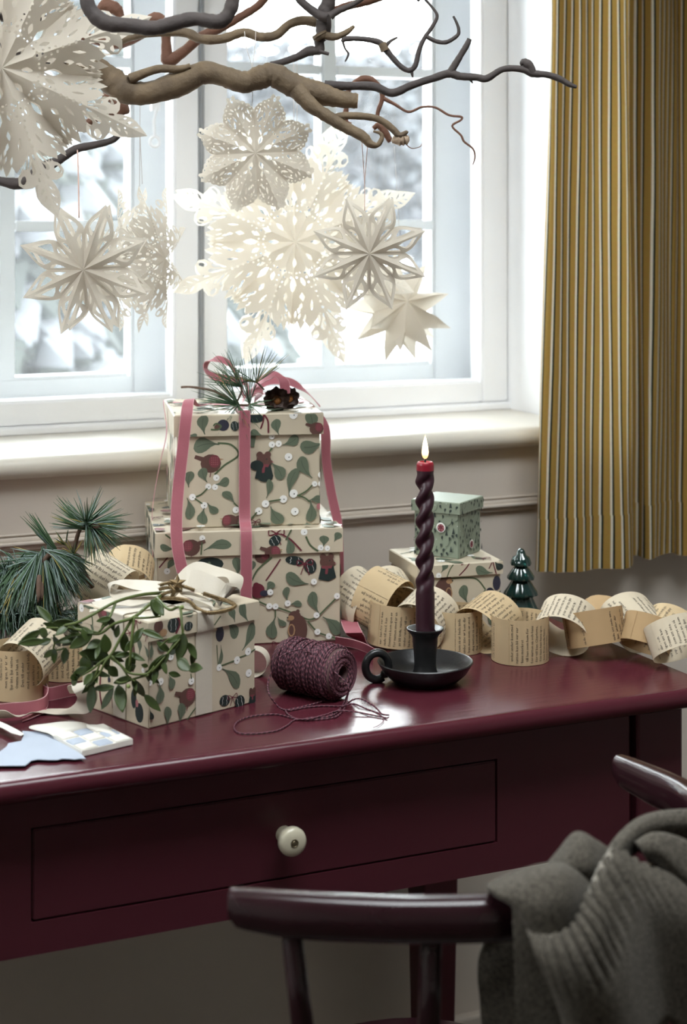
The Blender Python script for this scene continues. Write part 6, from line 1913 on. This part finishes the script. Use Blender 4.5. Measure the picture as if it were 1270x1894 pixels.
# far shoulder: edge rising to the right, with inner fold
sheet([[(1128, 1582, 1.36), (1150, 1556, 1.385), (1185, 1530, 1.41), (1230, 1520, 1.43), (1300, 1518, 1.45)],
       [(1126, 1574, 1.345), (1148, 1545, 1.365), (1184, 1516, 1.39), (1230, 1504, 1.41), (1300, 1500, 1.43)],
       [(1134, 1580, 1.335), (1156, 1556, 1.350), (1190, 1530, 1.372), (1232, 1522, 1.392), (1300, 1520, 1.415)],
       [(1150, 1590, 1.345), (1172, 1575, 1.365), (1200, 1556, 1.385), (1240, 1552, 1.405), (1300, 1556, 1.42)]], 'shoulder', solid=.005)
sheet([[(1180, 1575, 1.37), (1205, 1560, 1.375), (1240, 1558, 1.38), (1300, 1580, 1.39)],
       [(1176, 1562, 1.35), (1204, 1546, 1.35), (1240, 1550, 1.355), (1300, 1576, 1.365)],
       [(1186, 1570, 1.338), (1215, 1572, 1.335), (1245, 1595, 1.338), (1300, 1640, 1.345)],
       [(1200, 1590, 1.345), (1230, 1605, 1.342), (1258, 1640, 1.342), (1300, 1700, 1.345)]], 'inner_fold', solid=.005)

# ================================================================ snowy garden
m_snow = mat('fresh_snow', (.86, .88, .92), .8, .02, 2, .2, 20)
m_frost = mat('frosted_snow_on_branches', (.072, .077, .086), .8, .1, 4)
m_fir = mat('dark_fir_foliage', (.007, .012, .008), .8, .3, 3, col2=(.004, .007, .006))
m_hedge = mat('grey_winter_twigs', (.040, .040, .045), .85, .3, 3)
m_trunk = mat('winter_bark', (.06, .05, .045), .9, .2, 8)
def ground_z(y): return .35 - .012 * (y - 2.7)
gnd = MB()
rows = []
for i in range(25):
    y = 2.75 + 32 * (i / 24) ** 1.6
    rows.append([Vector((x * (1 + y * .10), y, ground_z(y) + .05 * math.sin(x * 1.3 + y * .8) * min(1, (y - 2.7) * .5))) for x in np.linspace(-9, 14, 30)])
gnd.grid(rows)
g = gnd.build('snow_ground', m_snow, smooth='all'); struct(g)
ro = random.Random(31)
def snowy_fir(x, y, h, r, label, nb=30):
    base = Vector((x, y, ground_z(y) - .05))
    t = thing('snowy_fir', label, 'tree', base, 'snow-laden trees in the garden')
    MB().tube([base, base + UP * h * .9], [.05 + h * .012, .01], 8).build('trunk', m_trunk, t, smooth='all')
    fo, sn = MB(), MB()
    for i in range(nb * 110):
        f = 1 - math.sqrt(ro.random())
        a = ro.uniform(0, 2 * math.pi)
        tier = .72 + .28 * ((f * 9) % 1)
        rr_ = r * (1 - f) ** .8 * (1.15 - .3 * ((f * 9) % 1)) * math.sqrt(ro.uniform(.35, 1))
        p = base + UP * h * (.06 + .92 * f) + Vector((math.cos(a), math.sin(a), 0)) * rr_
        s = ro.uniform(.05, .12)
        d = Vector((math.cos(a), math.sin(a), -.5)).normalized(); e = d.orthogonal().normalized()
        g_ = d.cross(e)
        q = [p + d * s * 1.5, p + e * s, p - d * s * 1.5, p - e * s, p + g_ * s * .7, p - g_ * s * .7]
        F8 = [(0, 1, 4), (1, 2, 4), (2, 3, 4), (3, 0, 4), (1, 0, 5), (2, 1, 5), (3, 2, 5), (0, 3, 5)]
        fo.add(q, F8)
        if math.sin(a * 5 + f * 31) + .8 * math.sin(a * 11 - f * 47) > ro.uniform(-.4, .9):
            sn.add([v + UP * s * .55 + (v - p) * .15 for v in q], F8)
    o = fo.build('foliage', m_fir, t); o['kind'] = 'stuff'
    o = sn.build('snow_load', m_frost, t); o['kind'] = 'stuff'
def ray_at(px, Y):
    p = PY(px, 394, Y); return p.x
for px, Y, h, r, lb in ((75, 8.0, 2.6, .85, 'broad snow-laden fir filling the lower left window pane'), (230, 10.4, 3.0, 1.0, 'snow-laden fir right of the broad one in the left pane'), (-90, 6.0, 2.0, .7, 'snow-laden fir at the left edge of the left pane')):
    snowy_fir(ray_at(px, Y), Y, h, r, lb)
def bush(px, Y, h, r, label, m, n=900, snow=.5):
    x = ray_at(px, Y)
    base = Vector((x, Y, ground_z(Y) - .05))
    t = thing('snowy_tree', label, 'tree', base, 'snow-laden trees in the garden')
    MB().tube([base, base + UP * h * .55], [.12, .05], 8).build('trunk', m_trunk, t, smooth='all')
    fo, sn = MB(), MB()
    for i in range(n * 4):
        while True:
            v = Vector((ro.uniform(-1, 1), ro.uniform(-1, 1), ro.uniform(-1, 1)))
            if v.length < 1: break
        p = base + UP * h * .58 + Vector((v.x * r, v.y * r, v.z * h * .44))
        s = ro.uniform(.05, .12) * r * .5
        d = Vector((ro.gauss(0, 1), ro.gauss(0, 1), ro.gauss(0, .5))).normalized()
        e = d.orthogonal().normalized()
        tgt = sn if ro.random() < snow else fo
        q = [p + d * s * 1.6, p + e * s, p - d * s * 1.6, p - e * s, p + d.cross(e) * s * .8, p - d.cross(e) * s * .8]
        tgt.add(q, [(0, 1, 4), (1, 2, 4), (2, 3, 4), (3, 0, 4), (1, 0, 5), (2, 1, 5), (3, 2, 5), (0, 3, 5)])
    o = fo.build('crown', m, t); o['kind'] = 'stuff'
    o = sn.build('snow_load', m_frost, t); o['kind'] = 'stuff'
bush(150, 14.5, 2.9, 1.5, 'pale snowy tree behind the firs of the left pane', m_hedge, 700, .6)
bush(520, 19, 3.2, 1.8, 'grey snowy tree behind the spiky star in the right window', m_hedge, 700, .55)
bush(800, 15.5, 2.9, 1.3, 'grey snowy tree at the right of the right window', m_hedge, 700, .5)
bush(690, 24, 3.6, 2.2, 'grey snowy tree far off in the middle of the right window', m_hedge, 700, .5)
bush(300, 29, 4.2, 2.4, 'grey snowy tree far off beside the window post', m_hedge, 600, .55)
bush(900, 30, 4.2, 2.6, 'grey snowy tree farthest off at the right', m_hedge, 600, .55)
